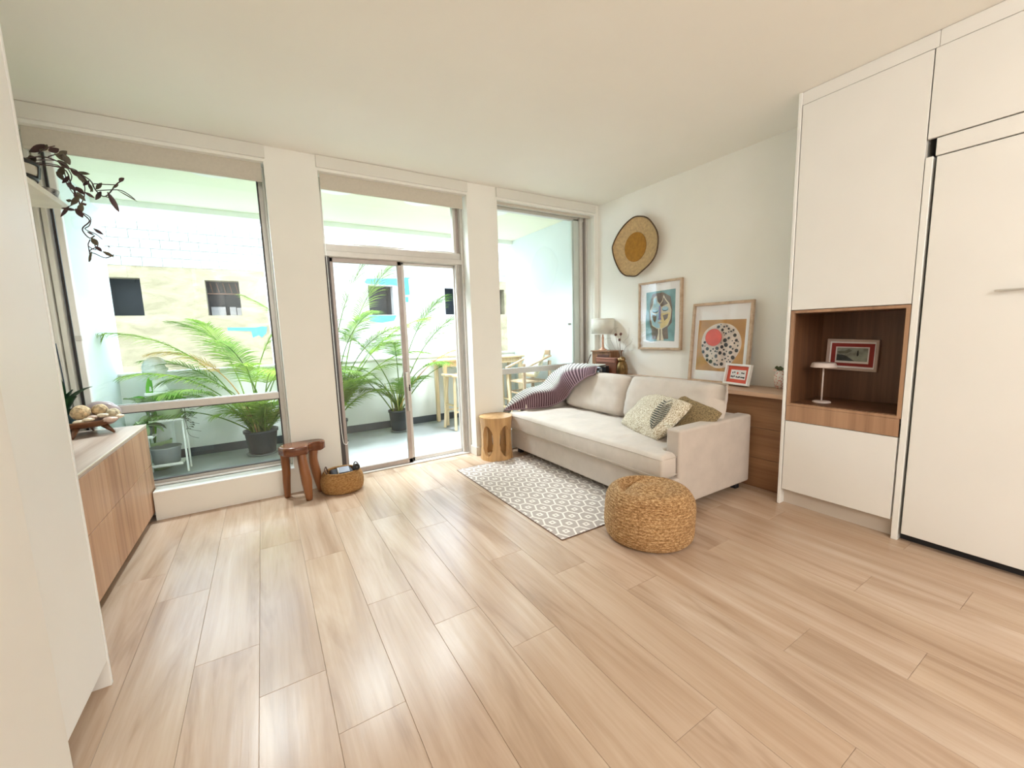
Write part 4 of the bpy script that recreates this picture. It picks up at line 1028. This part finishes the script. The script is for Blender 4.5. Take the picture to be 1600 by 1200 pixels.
# ---------------------------------------------------------------- sideboard top
ZS = .7155
m_bowl = wood('dark_teak_bowl', (.05, .018, .009), (.13, .05, .022), (.22, .10, .045), 'x', 1, .3)
bo = V((-1.07, 3.82, ZS))
t = thing('footed_bowl', bo, 'dark carved wooden bowl on short splayed feet filled with shells and balls', 'bowl')
b = BM(); lathe(b, [(.01, .050), (.09, .052), (.14, .066), (.168, .094), (.174, .102), (.168, .102), (.13, .078), (.09, .066), (.01, .064)], bo, 48, sq=.85, wob=lambda a, z: 1+.05*cos(2*a)+.03*cos(5*a+1)); obj('bowl_body', b, m_bowl, t)
for k, a in enumerate((-.25, -1.75, 3.6, 1.6)):
    d = V((cos(a), sin(a), 0)); b = BM(); tube(b, [bo+d*.10+V((0,0,.062)), bo+d*.13+V((0,0,.03)), bo+d*.155+V((0,0,.002))], [.020, .014, .007], 8); obj('foot', b, m_bowl, t)
m_coral = M('carved_tan_coral', (.50, .36, .21), .9, .5, 45, bmp=1, bs=70)
m_shell = M('pinkish_shell', (.56, .40, .32), .5, .25, 18)
m_pale = M('pale_shell', (.72, .60, .44), .5, .2, 18)
def ball(x, y, z, r, lab, mt=m_coral, nm='coral_ball', cat='ornament', **k):
    b = BM(); sph(b, (x, y, z), r, sub=4, ns=.06, seed=x*50, **k)
    o = obj(nm, b, mt); return tag(o, lab, cat, 'ornaments heaped in the footed bowl')
def bp(px_, py_, Y): return AY(px_, py_, Y)
q = bp(126, 645, 3.78); ball(q.x, q.y, q.z, .050, 'largest pale carved ball at the left side of the footed bowl')
q = bp(156, 641, 3.83); ball(q.x, q.y, q.z, .042, 'tan carved ball in the middle of the footed bowl')
q = bp(177, 647, 3.82); ball(q.x, q.y, q.z, .040, 'greyish carved ball at the right side of the footed bowl', M('grey_tan_coral', (.46, .38, .25), .9, .5, 45, bmp=1, bs=70))
for k, (x, y, Y, r, lab, mt) in enumerate(((185, 650, 3.80, .022, 'pale ridged shell on the right rim of the footed bowl', m_pale), (160, 649, 3.75, .022, 'finger-ridged tan shell below the middle ball', m_pale), (172, 655, 3.74, .028, 'flat pink shell in the front of the footed bowl', m_shell), (145, 652, 3.74, .020, 'small brown-pink shell next to the largest ball', m_shell), (138, 656, 3.72, .022, 'pale flat shell at the front left of the footed bowl', m_pale), (124, 660, 3.72, .024, 'cream shell under the largest ball', m_pale))):
    q = bp(x, y, Y); b = BM(); sph(b, q, r, sx=1.3, sy=1, sz=.6, sub=3)
    for v in b.verts: v.co += (v.co-q)*.16*sin(atan2(v.co.y-q.y, v.co.x-q.x)*9)
    tag(obj('shell', b, mt), lab, 'shell', 'ornaments heaped in the footed bowl')
q = bp(158, 640, 3.94); b = BM(); sph(b, (q.x, 3.93, .835), .105, sub=4, ns=.05, sx=1.0, sy=.5, sz=.85); 
for v in b.verts: v.co.z = max(v.co.z, ZS+.001)
tag(obj('dome_shell', b, M('mauve_grey_shell', (.36, .29, .29), .3, .2, 12)), 'big smooth mauve-grey dome shell standing behind the footed bowl', 'shell')
# orchid-like dark plant left of the bowl
m_dleaf = M('dark_green_leaf', (.018, .060, .022), .35, .3, 10)
t = thing('potted_orchid', (-1.20, 3.62, ZS), 'dark green strap-leaved potted plant on the sideboard beside the pantry panel', 'plant')
pc_ = V((-1.19, 3.90, ZS)); b = BM(); lathe(b, [(.045, 0), (.055, .03), (.062, .13), (.058, .132), (.05, .12), (.01, .118)], pc_, 28); obj('pot', b, M('dark_teal_pot', (.03, .06, .06), .3), t)
def blade(bm, base, az, L, e0, droop, wd, n=7, fold=.25, prof=None, mi=0):
    p = V(base); e = e0; d = V((cos(az), sin(az), 0)); s = V((-sin(az), cos(az), 0)); rows_ = []
    for i in range(n+1):
        f_ = i/n; w_ = wd*(prof(f_) if prof else sin(pi*min(1, f_*.92+.06))**.6); tdir = d*cos(e)+V((0,0,1))*sin(e); nn_ = s.cross(tdir)
        rows_.append([bm.verts.new(p-s*w_*.5+nn_*(-w_*fold)), bm.verts.new(p), bm.verts.new(p+s*w_*.5+nn_*(-w_*fold))])
        p = p+tdir*L/n; e -= droop/n
    for a, c in zip(rows_, rows_[1:]):
        for k in range(2): f = bm.faces.new((a[k], a[k+1], c[k+1], c[k])); f.smooth = True; f.material_index = mi
for az, L, e0, dr_, wd in ((-.25, .30, 1.35, 1.1, .065), (-.1, .22, 1.45, .5, .07), (-1.4, .26, 1.3, .6, .075), (-.8, .25, 1.2, 1.0, .07), (-2.6, .24, 1.3, .6, .07), (-.5, .16, .9, .8, .07), (-1.1, .30, 1.45, .3, .06)):
    b = BM(); blade(b, pc_+V((0, 0, .10)), az, L, e0, dr_, wd); obj('leaf', b, m_dleaf, t)
b = BM(); tube(b, smooth_path([pc_+V((.01, 0, .1)), pc_+V((.03, 0, .3)), pc_+V((.02, .01, .62))], 6), .004, 6); obj('stem', b, M('dark_blue_stem', (.03, .05, .08), .5), t)

# trailing plant on the wall shelf
sp = V((-1.09, 3.42, 2.19))
t = thing('trailing_plant', sp, 'trailing purple-leaved plant in a banded pot on the wall shelf', 'plant')
b = BM(); lathe(b, [(.055, 0), (.085, .02), (.115, .08), (.118, .14), (.110, .145), (.105, .13), (.01, .125)], sp, 32); obj('pot', b, M('cream_ceramic_pot', (.55, .51, .43), .5), t)
b = BM()
for z0, z1, r0, r1 in ((.118, .140, .120, .1205), (.045, .066, .104, .112)): lathe(b, [(r0-.004, z0), (r0, z0), (r1, z1), (r1-.004, z1)], sp, 32)
for k in range(7): a = k*.9; bar(b, sp+V((.113*cos(a), .113*sin(a), .06)), sp+V((.121*cos(a), .121*sin(a), .12)), .03, .004, 0, 0)
obj('black_band', b, M('black_glaze', (.018, .015, .015), .35), t)
m_vine = M('purple_brown_leaf', (.060, .022, .024), .45, .5, 14); m_vleaf = M('olive_purple_leaf', (.095, .075, .045), .45, .5, 14)
VP = [
 [(60,245),(85,250),(110,264),(140,281),(150,298),(165,307),(182,288),(190,283)],
 [(150,298),(168,297),(186,297),(198,302),(211,312)],
 [(165,307),(176,312),(184,327)], [(150,298),(145,288),(160,288),(183,289)],
 [(95,262),(110,285),(118,303),(124,316),(128,332),(140,345),(130,355),(130,362),(140,372),(148,368)],
 [(128,332),(141,340),(140,352),(133,358),(150,366),(160,374)],
 [(141,374),(138,384),(150,390),(146,376),(153,384),(140,392),(150,397),(165,403),(178,398)],
 [(138,384),(140,396),(142,404),(139,409)], [(80,250),(100,258),(112,275),(108,292),(120,310),(116,318),(100,326)],
 [(105,262),(125,272),(140,290),(142,300)], [(90,258),(104,280),(118,300),(125,318),(131,310)], [(120,275),(132,290),(131,312)], [(60,240),(70,232),(86,228)], [(75,245),(95,240),(106,248)]]
rr2 = random.Random(8)
b = BM(); ends = []
for k, path in enumerate(VP):
    ps = [AY(x, y, 3.50+.06*(k % 3)+.0006*(y-240)) for x, y in path]
    if k in (0, 4, 8, 9, 10): ps = [sp+V((0, 0, .13))]+ps
    ps = smooth_path(ps, 4); tube(b, ps, .0036 if k in (0, 4) else .0028, 5); ends.append(ps)
obj('vine', b, m_vine, t)
def leafm(bm, p, d, L, wd, droop=.2):
    d = V(d).normalized(); s = d.cross(V((rr2.uniform(-.4, .4), 1, rr2.uniform(-.4, .4)))).normalized(); n_ = s.cross(d); R_s = []
    for i in range(6):
        f_ = i/5; w_ = wd*sin(pi*(f_*.9+.05)); q = p+d*L*f_-V((0,0,1))*droop*L*f_*f_
        R_s.append([bm.verts.new(q-s*w_/2+n_*w_*.15), bm.verts.new(q), bm.verts.new(q+s*w_/2+n_*w_*.15)])
    for a, c in zip(R_s, R_s[1:]):
        for k in range(2): f = bm.faces.new((a[k], a[k+1], c[k+1], c[k])); f.smooth = True
for (x, y), (x2, y2), wd in (((186,283),(193,278),.03), ((158,299),(150,310),.035), ((168,300),(184,327),.04), ((98,240),(108,255),.05), ((70,226),(48,235),.05), ((62,236),(72,226),.05), ((85,240),(105,250),.045), ((120,272),(135,284),.045), ((118,292),(130,302),.04), ((112,314),(104,312),.03), ((96,325),(116,327),.03), ((118,326),(128,338),.045), ((126,318),(134,318),.035), ((146,357),(160,365),.028), ((143,372),(152,382),.045), ((160,393),(176,400),.03), ((143,393),(139,406),.018), ((110,265),(125,275),.04), ((90,250),(107,262),.045), ((130,290),(138,282),.03), ((145,300),(138,285),.025), ((103,285),(118,296),.04), ((183,297),(211,312),.010), ((120,300),(132,312),.035), ((140,272),(122,268),.03), ((168,384),(172,386),.012), ((76,236),(90,232),.05), ((92,243),(103,236),.04), ((56,246),(44,250),.05), ((100,262),(90,272),.05), ((88,268),(98,280),.04), ((108,275),(98,284),.035), ((116,300),(122,312),.03), ((124,306),(112,318),.04), ((128,318),(124,332),.04), ((108,322),(96,336),.025), ((150,296),(158,286),.03), ((176,294),(184,288),.02), ((132,300),(146,308),.025), ((150,385),(158,392),.03), ((136,362),(146,366),.02)):
    b = BM(); p0 = AY(x, y, 3.52); p1 = AY(x2, y2, 3.54); leafm(b, p0, p1-p0, (p1-p0).length*1.12, wd*.72, .05); obj('leaf', b, rr2.choice((m_vine, m_vleaf)), t)
b = BM(); lathe(b, [(.03, 0), (.05, .02), (.062, .055), (.058, .058), (.05, .05), (.01, .045)], (-1.02, 3.62, 2.19), 24)
tag(obj('small_bowl', b, M('black_white_bowl', (.30, .29, .27), .4, .9, 30)), 'small black and white bowl at the end of the wall shelf', 'bowl')

# ---------------------------------------------------------------- balcony plants
def leafmat(name, c, c2):
    m = bpy.data.materials.new(name); m.use_nodes = True; t = m.node_tree; t.nodes.clear()
    out = N(t, 'ShaderNodeOutputMaterial'); d = N(t, 'ShaderNodeBsdfDiffuse'); tr = N(t, 'ShaderNodeBsdfTranslucent'); mx = N(t, 'ShaderNodeMixShader'); mx.inputs[0].default_value = .45
    f = nz(t, coords(t, rnd=True), 9, 3); cc_ = ramp(t, f, [(.3, c), (.7, c2)])
    t.links.new(cc_, d.inputs[0]); t.links.new(cc_, tr.inputs[0]); t.links.new(d.outputs[0], mx.inputs[1]); t.links.new(tr.outputs[0], mx.inputs[2]); t.links.new(mx.outputs[0], out.inputs[0]); return m
m_palm = leafmat('palm_green', (.13, .27, .035), (.34, .48, .09)); m_palm2 = leafmat('palm_green_dark', (.08, .18, .035), (.23, .34, .08)); m_dry = leafmat('dry_palm', (.52, .28, .10), (.66, .50, .20))
m_stem = M('palm_stem', (.42, .46, .14), .6, .3, 8); m_pot = M('black_plastic_pot', (.022, .030, .036), .45); m_soil = M('soil', (.05, .035, .025), .95)
XLIM = (-1.30, 3.60)
def frond(parent, base, az, e0, stem, L, droop, ll, seed, mt, n=44, twist=0.0):
    r = random.Random(seed); bm = BM(); p = V(base); e = e0; pts = [p.copy()]; m_ = 22
    tot = stem+L
    for i in range(m_):
        f_ = i/m_; d = V((cos(az)*cos(e), sin(az)*cos(e), sin(e))); p = p+d*tot/m_; e -= droop/m_*(.25+1.5*f_)
        p.y = min(p.y, 5.84) if p.z < 1.03 else p.y; p.y = max(p.y, 4.22); p.x = min(max(p.x, XLIM[0]), XLIM[1]); pts.append(p.copy())
    tube(bm, pts, [.0075*(1-.8*i/m_)+.0012 for i in range(m_+1)], 5)
    for i in range(n):
        f_ = (stem+L*(i+.5)/n)/tot; k = f_*m_; a = min(int(k), m_-1); q = pts[a].lerp(pts[a+1], k-a); td = (pts[a+1]-pts[a]).normalized()
        side = td.cross(V((0,0,1))).normalized(); nn_ = side.cross(td)
        g_ = (i+.5)/n; l_ = 1.12*ll*(sin(pi*(g_*.80+.16))**.7)*(.9+.2*r.random()); an = radians(62-34*g_)
        for sg in (-1, 1):
            d = (td*cos(an)+side*sg*sin(an)+nn_*(.28+.15*r.random()-.3)).normalized(); w_ = .0068
            s2 = d.cross(nn_).normalized(); P = q.copy(); rw = []
            for j in range(5):
                h = j/4; ww = w_*(.5+1.0*h if h < .4 else (1-h)*1.5)+.0004
                rw.append((bm.verts.new(P-s2*ww), bm.verts.new(P+s2*ww))); P = P+d*l_/4; d = (d+V((0,0,-.17-.05*r.random()))).normalized()
                if P.z < 1.03: P.y = min(P.y, 5.87)
                P.y = max(P.y, 4.18); P.x = min(max(P.x, -1.33), 3.62)
            for A, B_ in zip(rw, rw[1:]): bm.faces.new((A[0], A[1], B_[1], B_[0]))
    return obj('frond', bm, mt, parent)
def palm(c, pr0, ph, seed, fr, label, tray=True, mats=(m_palm, m_palm2), add=.3, dk=.85, ek=.08):
    c = V(c); t = thing('potted_palm', c, label, 'plant', 'areca palms on the balcony'); r = random.Random(seed)
    b = BM(); lathe(b, [(pr0*.74, .012), (pr0*.80, .03), (pr0*.97, ph-.03), (pr0*1.04, ph-.028), (pr0*1.05, ph), (pr0*.97, ph), (pr0*.9, ph-.05)], c, 36); obj('pot', b, m_pot, t)
    b = BM(); lathe(b, [(.01, ph-.045), (pr0*.93, ph-.045)], c, 24); obj('soil', b, m_soil, t)
    if tray: b = BM(); lathe(b, [(pr0*.9, 0), (pr0*.98, .018), (pr0*.95, .018), (pr0*.86, .010), (.01, .010)], c, 30); obj('saucer', b, M('grey_saucer', (.20, .22, .22), .6), t)
    for k, (az, e0, stem, L, droop, ll, dry) in enumerate(fr):
        base = c+V((r.uniform(-.45, .45)*pr0, r.uniform(-.4, .4)*pr0, ph-.045))
        frond(t, base, az, min(1.5, e0+ek), stem+add, L, droop*dk, ll, seed*100+k, m_dry if dry else mats[k % 2])
    b = BM()
    for k in range(9):
        a = r.random()*6.28; q = c+V((cos(a)*pr0*.5*r.random(), sin(a)*pr0*.5*r.random(), ph-.045)); tube(b, [q, q+V((cos(a)*.03, sin(a)*.02, .2)), q+V((cos(a)*.10, sin(a)*.06, .42))], [.011, .009, .005], 6)
    obj('cane', b, m_stem, t); return t
pi_ = pi
palm((-.10, 5.50, 0), .170, .285, 1, [
 (pi_+.05, 1.18, .55, 1.00, 1.75, .34, 0), (pi_-.35, 1.0, .45, .80, 1.5, .30, 0), (pi_+.35, .98, .40, .75, 1.6, .30, 0), (pi_-.1, .80, .35, .62, 1.6, .27, 0),
 (2.3, 1.35, .55, .75, 1.3, .30, 0), (4.3, 1.30, .50, .65, 1.6, .28, 0), (4.9, 1.15, .42, .60, 1.9, .27, 0), (-.2, 1.25, .55, .85, 1.4, .32, 0), (.2, 1.0, .45, .70, 1.5, .30, 0), (-.5, .95, .45, .65, 1.7, .28, 0),
 (0.1, 1.42, .65, .80, 1.2, .30, 0), (pi_, 1.42, .60, .70, 1.6, .30, 0), (5.4, 1.2, .40, .60, 1.8, .28, 0), (3.9, 1.0, .35, .55, 1.8, .27, 0), (4.6, 1.35, .35, .55, 1.9, .26, 0), (pi_+.2, .65, .30, .50, 1.5, .24, 0), (-.3, .7, .30, .50, 1.7, .26, 0), (pi_-.25, 1.3, .5, .72, 2.1, .28, 1), (5.9, 1.0, .35, .62, 1.9, .28, 0), (3.4, 1.2, .35, .60, 2.2, .26, 0)]+[(a, e, -.22, .55, 1.7, .26, 0) for a, e in ((.1, 1.1), (3.0, 1.1), (3.6, .9), (-.4, .9), (4.6, 1.2), (5.3, 1.1), (4.0, 1.2), (2.6, 1.1), (.3, .8), (-.2, 1.3))],
 'full bright green areca palm in a black pot behind the left window')
palm((.70, 5.40, 0), .135, .30, 2, [
 (.35, 1.30, .75, 1.05, 1.1, .38, 0), (.1, 1.38, .85, .95, .9, .36, 0), (-.3, 1.10, .50, .80, 1.5, .32, 0), (.5, 1.05, .45, .75, 1.7, .30, 0), (3.0, 1.3, .6, .7, 1.3, .3, 0), (-.8, 1.2, .45, .70, 1.8, .30, 0), (-.1, .95, .42, .62, 1.8, .28, 0), (5.2, 1.35, .5, .6, 1.6, .28, 0), (.2, 1.2, .4, .6, 2.0, .26, 0), (4.2, 1.2, .4, .6, 1.8, .26, 0), (0, 1.0, .3, .5, 2.1, .24, 0)]+[(a, e, -.35, .60, 1.6, .28, 0) for a, e in ((.1, 1.2), (.5, 1.0), (-.4, 1.1), (5.3, 1.2), (4.6, 1.3), (-.1, .8), (.3, 1.35))],
 'areca palm in a black pot partly hidden by the left edge of the glass door', mats=(m_palm, m_palm2), add=.55, dk=.8, ek=.12)
palm((1.53, 5.58, 0), .128, .30, 3, [
 (0.05, 1.12, .62, .95, 1.25, .40, 0), (.15, 1.30, .75, .70, 1.0, .36, 0), (pi_+.1, 1.25, .6, .75, 1.7, .30, 0), (pi_-.2, 1.0, .45, .6, 1.9, .28, 0), (-.3, 1.0, .5, .70, 1.7, .32, 1), (pi_, .95, .38, .45, 1.7, .24, 0), (4.4, 1.25, .5, .5, 1.7, .26, 0), (.1, .9, .45, .55, 1.9, .28, 0), (pi_+.4, 1.1, .4, .5, 2.1, .25, 0), (5.3, 1.1, .4, .4, 1.8, .22, 0)]+[(a, e, -.15, .45, 1.7, .24, 0) for a, e in ((3.0, 1.2), (3.4, 1.0), (.1, 1.2), (4.6, 1.3))],
 'slimmer areca palm in a black pot behind the centre stile of the glass door', mats=(m_palm2, m_palm2), add=.42, dk=.85, ek=.08)

# plant stand, pots and bust at the left
m_wm = M('white_painted_metal', (.76, .78, .74), .45)
t = thing('plant_stand', (-.93, 5.35, 0), 'white metal tiered plant stand near the left balcony wall', 'stand')
for (x, y, z, w_, d_) in ((-.88, 5.28, .545, .26, .22), (-1.09, 5.16, .42, .24, .20), (-.94, 5.30, .10, .30, .26)):
    b = BM(); rbox(b, x-w_/2, x+w_/2, y-d_/2, y+d_/2, z-.012, z, .004, 2); rbox(b, x-w_/2, x+w_/2, y-d_/2, y-d_/2+.006, z-.012, z+.018, .002, 1); obj('shelf', b, m_wm, t)
for (x, y, z1) in ((-.757, 5.20, .55), (-.757, 5.38, .55), (-1.07, 5.38, .55), (-1.065, 5.21, .46), (-1.20, 5.08, .42)):
    b = BM(); rbox(b, x-.008, x+.008, y-.008, y+.008, 0, z1, .002, 1); obj('leg', b, m_wm, t)
def planter(c, r0, r1, h, mt, label, sq=1.0):
    t = thing('planter', c, label, 'planter'); b = BM(); lathe(b, [(r0, 0), (r1*.98, h-.015), (r1*1.03, h-.012), (r1*1.03, h), (r1*.93, h), (r1*.88, h-.03), (.01, h-.03)], c, 32, sq=sq); obj('pot', b, mt, t); return t
gp = M('sage_green_pot', (.36, .46, .26), .5); gy = M('grey_square_pot', (.16, .17, .18), .6); gy2 = M('mid_grey_pot', (.27, .29, .29), .7)
m_lf = leafmat('fresh_green_leaf', (.10, .36, .04), (.26, .60, .08)); m_lf2 = leafmat('grey_green_leaf', (.16, .26, .12), (.34, .42, .24)); m_lf3 = leafmat('dull_dark_leaf', (.06, .07, .06), (.14, .16, .10))
c1 = V((-.86, 5.28, .546)); t = planter(c1, .085, .11, .155, gp, 'sage green planter with trailing leaves on the top tier of the stand')
b = BM(); r = random.Random(5)
for k, (dx, dz) in enumerate(((.14, .16), (.16, .10), (.17, .02), (.13, -.05))):
    ps = smooth_path([c1+V((.08, -.02, .15)), c1+V((.125, -.05, dz+.02)), c1+V((.14, -.06, dz-.12)), c1+V((.14+dx*.6, -.06, dz-.17))], 4); tube(b, ps, .002, 5)
obj('vine', b, m_lf3, t)
for k in range(14):
    b = BM(); q = c1+V((.12+.05*r.random(), -.05, .17-.022*k)); blade(b, q, r.uniform(-1, 1), .05, .2, .9, .022, 4); obj('leaf', b, m_lf3, t)
c2 = V((-1.07, 5.16, .421)); t = planter(c2, .075, .085, .09, gy, 'small charcoal pot with broad variegated leaves on the middle tier')
for k in range(12):
    b = BM(); blade(b, c2+V((0, 0, .075)), r.uniform(-2.2, 1.4), .16+.1*r.random(), r.uniform(.5, 1.2), 1.7, .06, 6); obj('leaf', b, (m_lf2, m_lf, m_lf3)[k % 3], t)
c3 = V((-.93, 5.30, .101)); planter(c3, .105, .125, .17, gy2, 'wide mid-grey empty pot on the bottom tier of the stand')
# broad leafed plant rising behind the middle tier
c4 = V((-1.05, 5.52, 0)); t = thing('broad_leaf_plant', c4, 'tall glossy broad-leaved plant behind the stand near the balcony wall', 'plant')
b = BM(); lathe(b, [(.10, 0), (.14, .28), (.145, .30), (.13, .30), (.12, .26), (.01, .26)], c4, 28); obj('pot', b, gp, t)
for k, (az, L, e0, dr_, wd, mt) in enumerate(((0, .30, .95, 1.2, .12, m_lf), (.4, .34, .8, 1.2, .11, m_lf), (-.5, .30, .8, 1.3, .12, m_lf), (2.3, .26, 1.2, 1.2, .12, m_lf), (4.2, .28, 1.0, 1.0, .10, m_lf2), (4.6, .24, .9, 1.4, .10, m_lf2), (-1.1, .30, 1.1, 1.3, .11, m_lf2), (1.2, .3, 1.4, .6, .07, m_lf), (1.5, .30, 1.45, .3, .06, m_lf))):
    b = BM(); st_ = c4+V((0, 0, .26)); tp = c4+V((.05*cos(az), .05*sin(az), .60+.04*(k % 3))); tube(b, [st_, tp], .006, 5); blade(b, tp, az, L, e0, dr_, wd, 8); obj('leaf', b, mt, t)
# straw bundle beside the stand
b = BM(); r = random.Random(7); sb = V((-1.10, 4.98, 0))
for k in range(90):
    a = r.random()*6.28; e = r.random(); h = .02+.24*r.random(); q = sb+V((cos(a)*.075, sin(a)*.075, h)); tube(b, [q, q+V((cos(a+1)*.03, sin(a+1)*.03, .03)), q+V((cos(a+2)*.04, sin(a+2)*.04, -.01 if h > .06 else .01))], .004, 4)
lathe(b, [(.05, 0), (.085, .04), (.09, .12), (.07, .22), (.03, .27)], sb, 20)
tag(obj('straw_bundle', b, M('straw', (.50, .40, .24), .95, .3, 40)), 'fuzzy straw-coloured wicker bundle on the balcony floor below the stand', 'bundle')
# plaster bust on a slim plinth
m_pl = M('white_plaster', (.80, .83, .82), .7, .05)
c5 = V((-1.00, 5.66, 0)); t = thing('plaster_bust', c5, 'white curly-haired plaster bust head on a slim white plinth by the parapet', 'sculpture')
b = BM(); rbox(b, c5.x-.09, c5.x+.09, c5.y-.09, c5.y+.09, 0, .80, .006); obj('plinth', b, m_pl, t)
b = BM(); lathe(b, [(.085, .80), (.095, .82), (.08, .86), (.058, .90), (.052, .96)], c5, 28, sq=.85)
hc = c5+V((.012, 0, 1.045)); q = BM(); bmesh.ops.create_icosphere(q, subdivisions=4, radius=1)
for v in q.verts:
    p = v.co.copy(); x, y, z = p
    f_ = V((x*.085, y*.068, z*.100))
    if x > .2: f_.x += .030*math.exp(-((y/.18)**2+((z+.12)/.22)**2)) - .012*math.exp(-(((abs(y)-.33)/.16)**2+((z-.12)/.13)**2)) + .012*math.exp(-((y/.3)**2+((z+.52)/.10)**2)) - .008*math.exp(-((y/.3)**2+((z+.40)/.05)**2)) + .014*math.exp(-((y/.25)**2+((z+.80)/.14)**2))
    if x < .25 or z > .45: f_ += p*(.016+.016*abs(noise.noise(p*4.5))+.010*sin(p.z*16+p.y*9))
    v.co = f_+hc
for f in q.faces: f.smooth = True
merge(b, q); obj('head', b, m_pl, t)

# ---------------------------------------------------------------- balcony bar furniture
m_pine = wood('pale_pine', (.52, .38, .20), (.68, .52, .31), (.78, .63, .42), 'z', 1, .5)
m_teakl = wood('weathered_teak', (.34, .22, .13), (.48, .34, .22), (.58, .44, .30), 'z', 1, .5)
t = thing('bar_table', (2.9, 5.62, 0), 'pale pine high bar table along the balcony parapet', 'table')
b = BM()
for k in range(4): b = BM(); rbox(b, 2.14, 3.55, 5.42+.105*k, 5.52+.105*k, .925, .95, .003, 1); obj('top_board', b, m_pine, t)
b = BM(); rbox(b, 2.18, 3.51, 5.45, 5.47, .85, .925, .002, 1); rbox(b, 2.18, 3.51, 5.79, 5.81, .85, .925, .002, 1); obj('apron', b, m_pine, t)
for x in (2.20, 3.48):
    for y in (5.46, 5.80): b = BM(); rbox(b, x-.025, x+.025, y-.025, y+.025, 0, .925, .003, 1); obj('leg', b, m_pine, t)
def bar_stool(c, a0, label):
    t = thing('bar_stool', (0,0,0), label, 'stool', 'bar stools at the balcony table', mat=Matrix.Translation(c)@Matrix.Rotation(a0, 4, 'Z'))
    q = BM(); rbox(q, -.20, .20, -.14, .14, -.018, .018, .010, 3); bmesh.ops.subdivide_edges(q, edges=q.edges[:], cuts=3)
    for v in q.verts: v.co.z += .030*(abs(v.co.x)/.2)**2-.006
    bmesh.ops.translate(q, vec=(0, 0, .735), verts=q.verts[:])
    for f in q.faces: f.smooth = True
    obj('seat', q, m_pine, t, local=True)
    for sx in (-1, 1):
        for sy in (-1, 1):
            b = BM(); bar(b, (sx*.13, sy*.095, .73), (sx*.17, sy*.145, 0), .035, .035); obj('leg', b, m_pine, t, local=True)
    for (z, pts) in ((.25, ((-.158, -.13), (.158, -.13))), (.25, ((-.158, .13), (.158, .13))), (.34, ((-.153, -.12), (-.153, .12))), (.34, ((.153, -.12), (.153, .12)))):
        b = BM(); bar(b, (pts[0][0], pts[0][1], z), (pts[1][0], pts[1][1], z), .028, .022); obj('stretcher', b, m_pine, t, local=True)
    return t
bar_stool((2.31, 5.23, 0), radians(8), 'pine saddle-seat bar stool seen through the right side of the glass door')
bar_stool((2.88, 5.16, 0), radians(-6), 'pine bar stool partly hidden by the pillar in the right window')
# high armchair with cream cushion
t = thing('bar_armchair', (3.28, 4.92, 0), 'pale wood high armchair with cream back cushion beyond the right window', 'chair')
for (x, y, z) in ((3.06, 4.70, .90), (3.50, 4.70, .92), (3.06, 5.14, .78), (3.50, 5.14, 1.05)):
    b = BM(); bar(b, (x, y, 0), (x, y, z-.02), .038, .038); obj('leg', b, m_teakl, t)
for y in (4.70, 5.14):
    b = BM(); bar(b, (3.03, y, .80), (3.52, y, .97), .05, .022); obj('armrest', b, m_teakl, t)
b = BM()
for k in range(7): b = BM(); rbox(b, 3.05+.065*k, 3.105+.065*k, 4.70, 5.14, .60, .62, .002, 1); obj('seat_slat', b, m_teakl, t)
for z in (.20, .45):
    for y in (4.70, 5.14): b = BM(); bar(b, (3.06, y, z), (3.50, y, z), .03, .02); obj('stretcher', b, m_teakl, t)
    b = BM(); bar(b, (3.06, 4.70, z), (3.06, 5.14, z), .03, .02); obj('stretcher', b, m_teakl, t)
b = BM(); rbox(b, 3.48, 3.52, 4.70, 5.14, .98, 1.05, .004, 1); obj('back_rail', b, m_teakl, t)
b = cushion(.42, .42, .13, 10, 4, .004, 3, .5); place(b, (3.36, 4.92, .86), (0, 1, 0), (.38, 0, .92), (-.92, 0, .38)); tag(obj('chair_cushion', b, linen('cream_outdoor_fabric', (.74, .68, .50))), 'cream outdoor cushion leaning in the high armchair', 'cushion')
b = BM(); sph(b, (2.36, 4.72, .05), .05, sub=3, sx=1.4); tag(obj('red_object', b, M('red_rubber', (.55, .06, .05), .5)), 'small red rounded item on the balcony floor by the door jamb', 'ball')
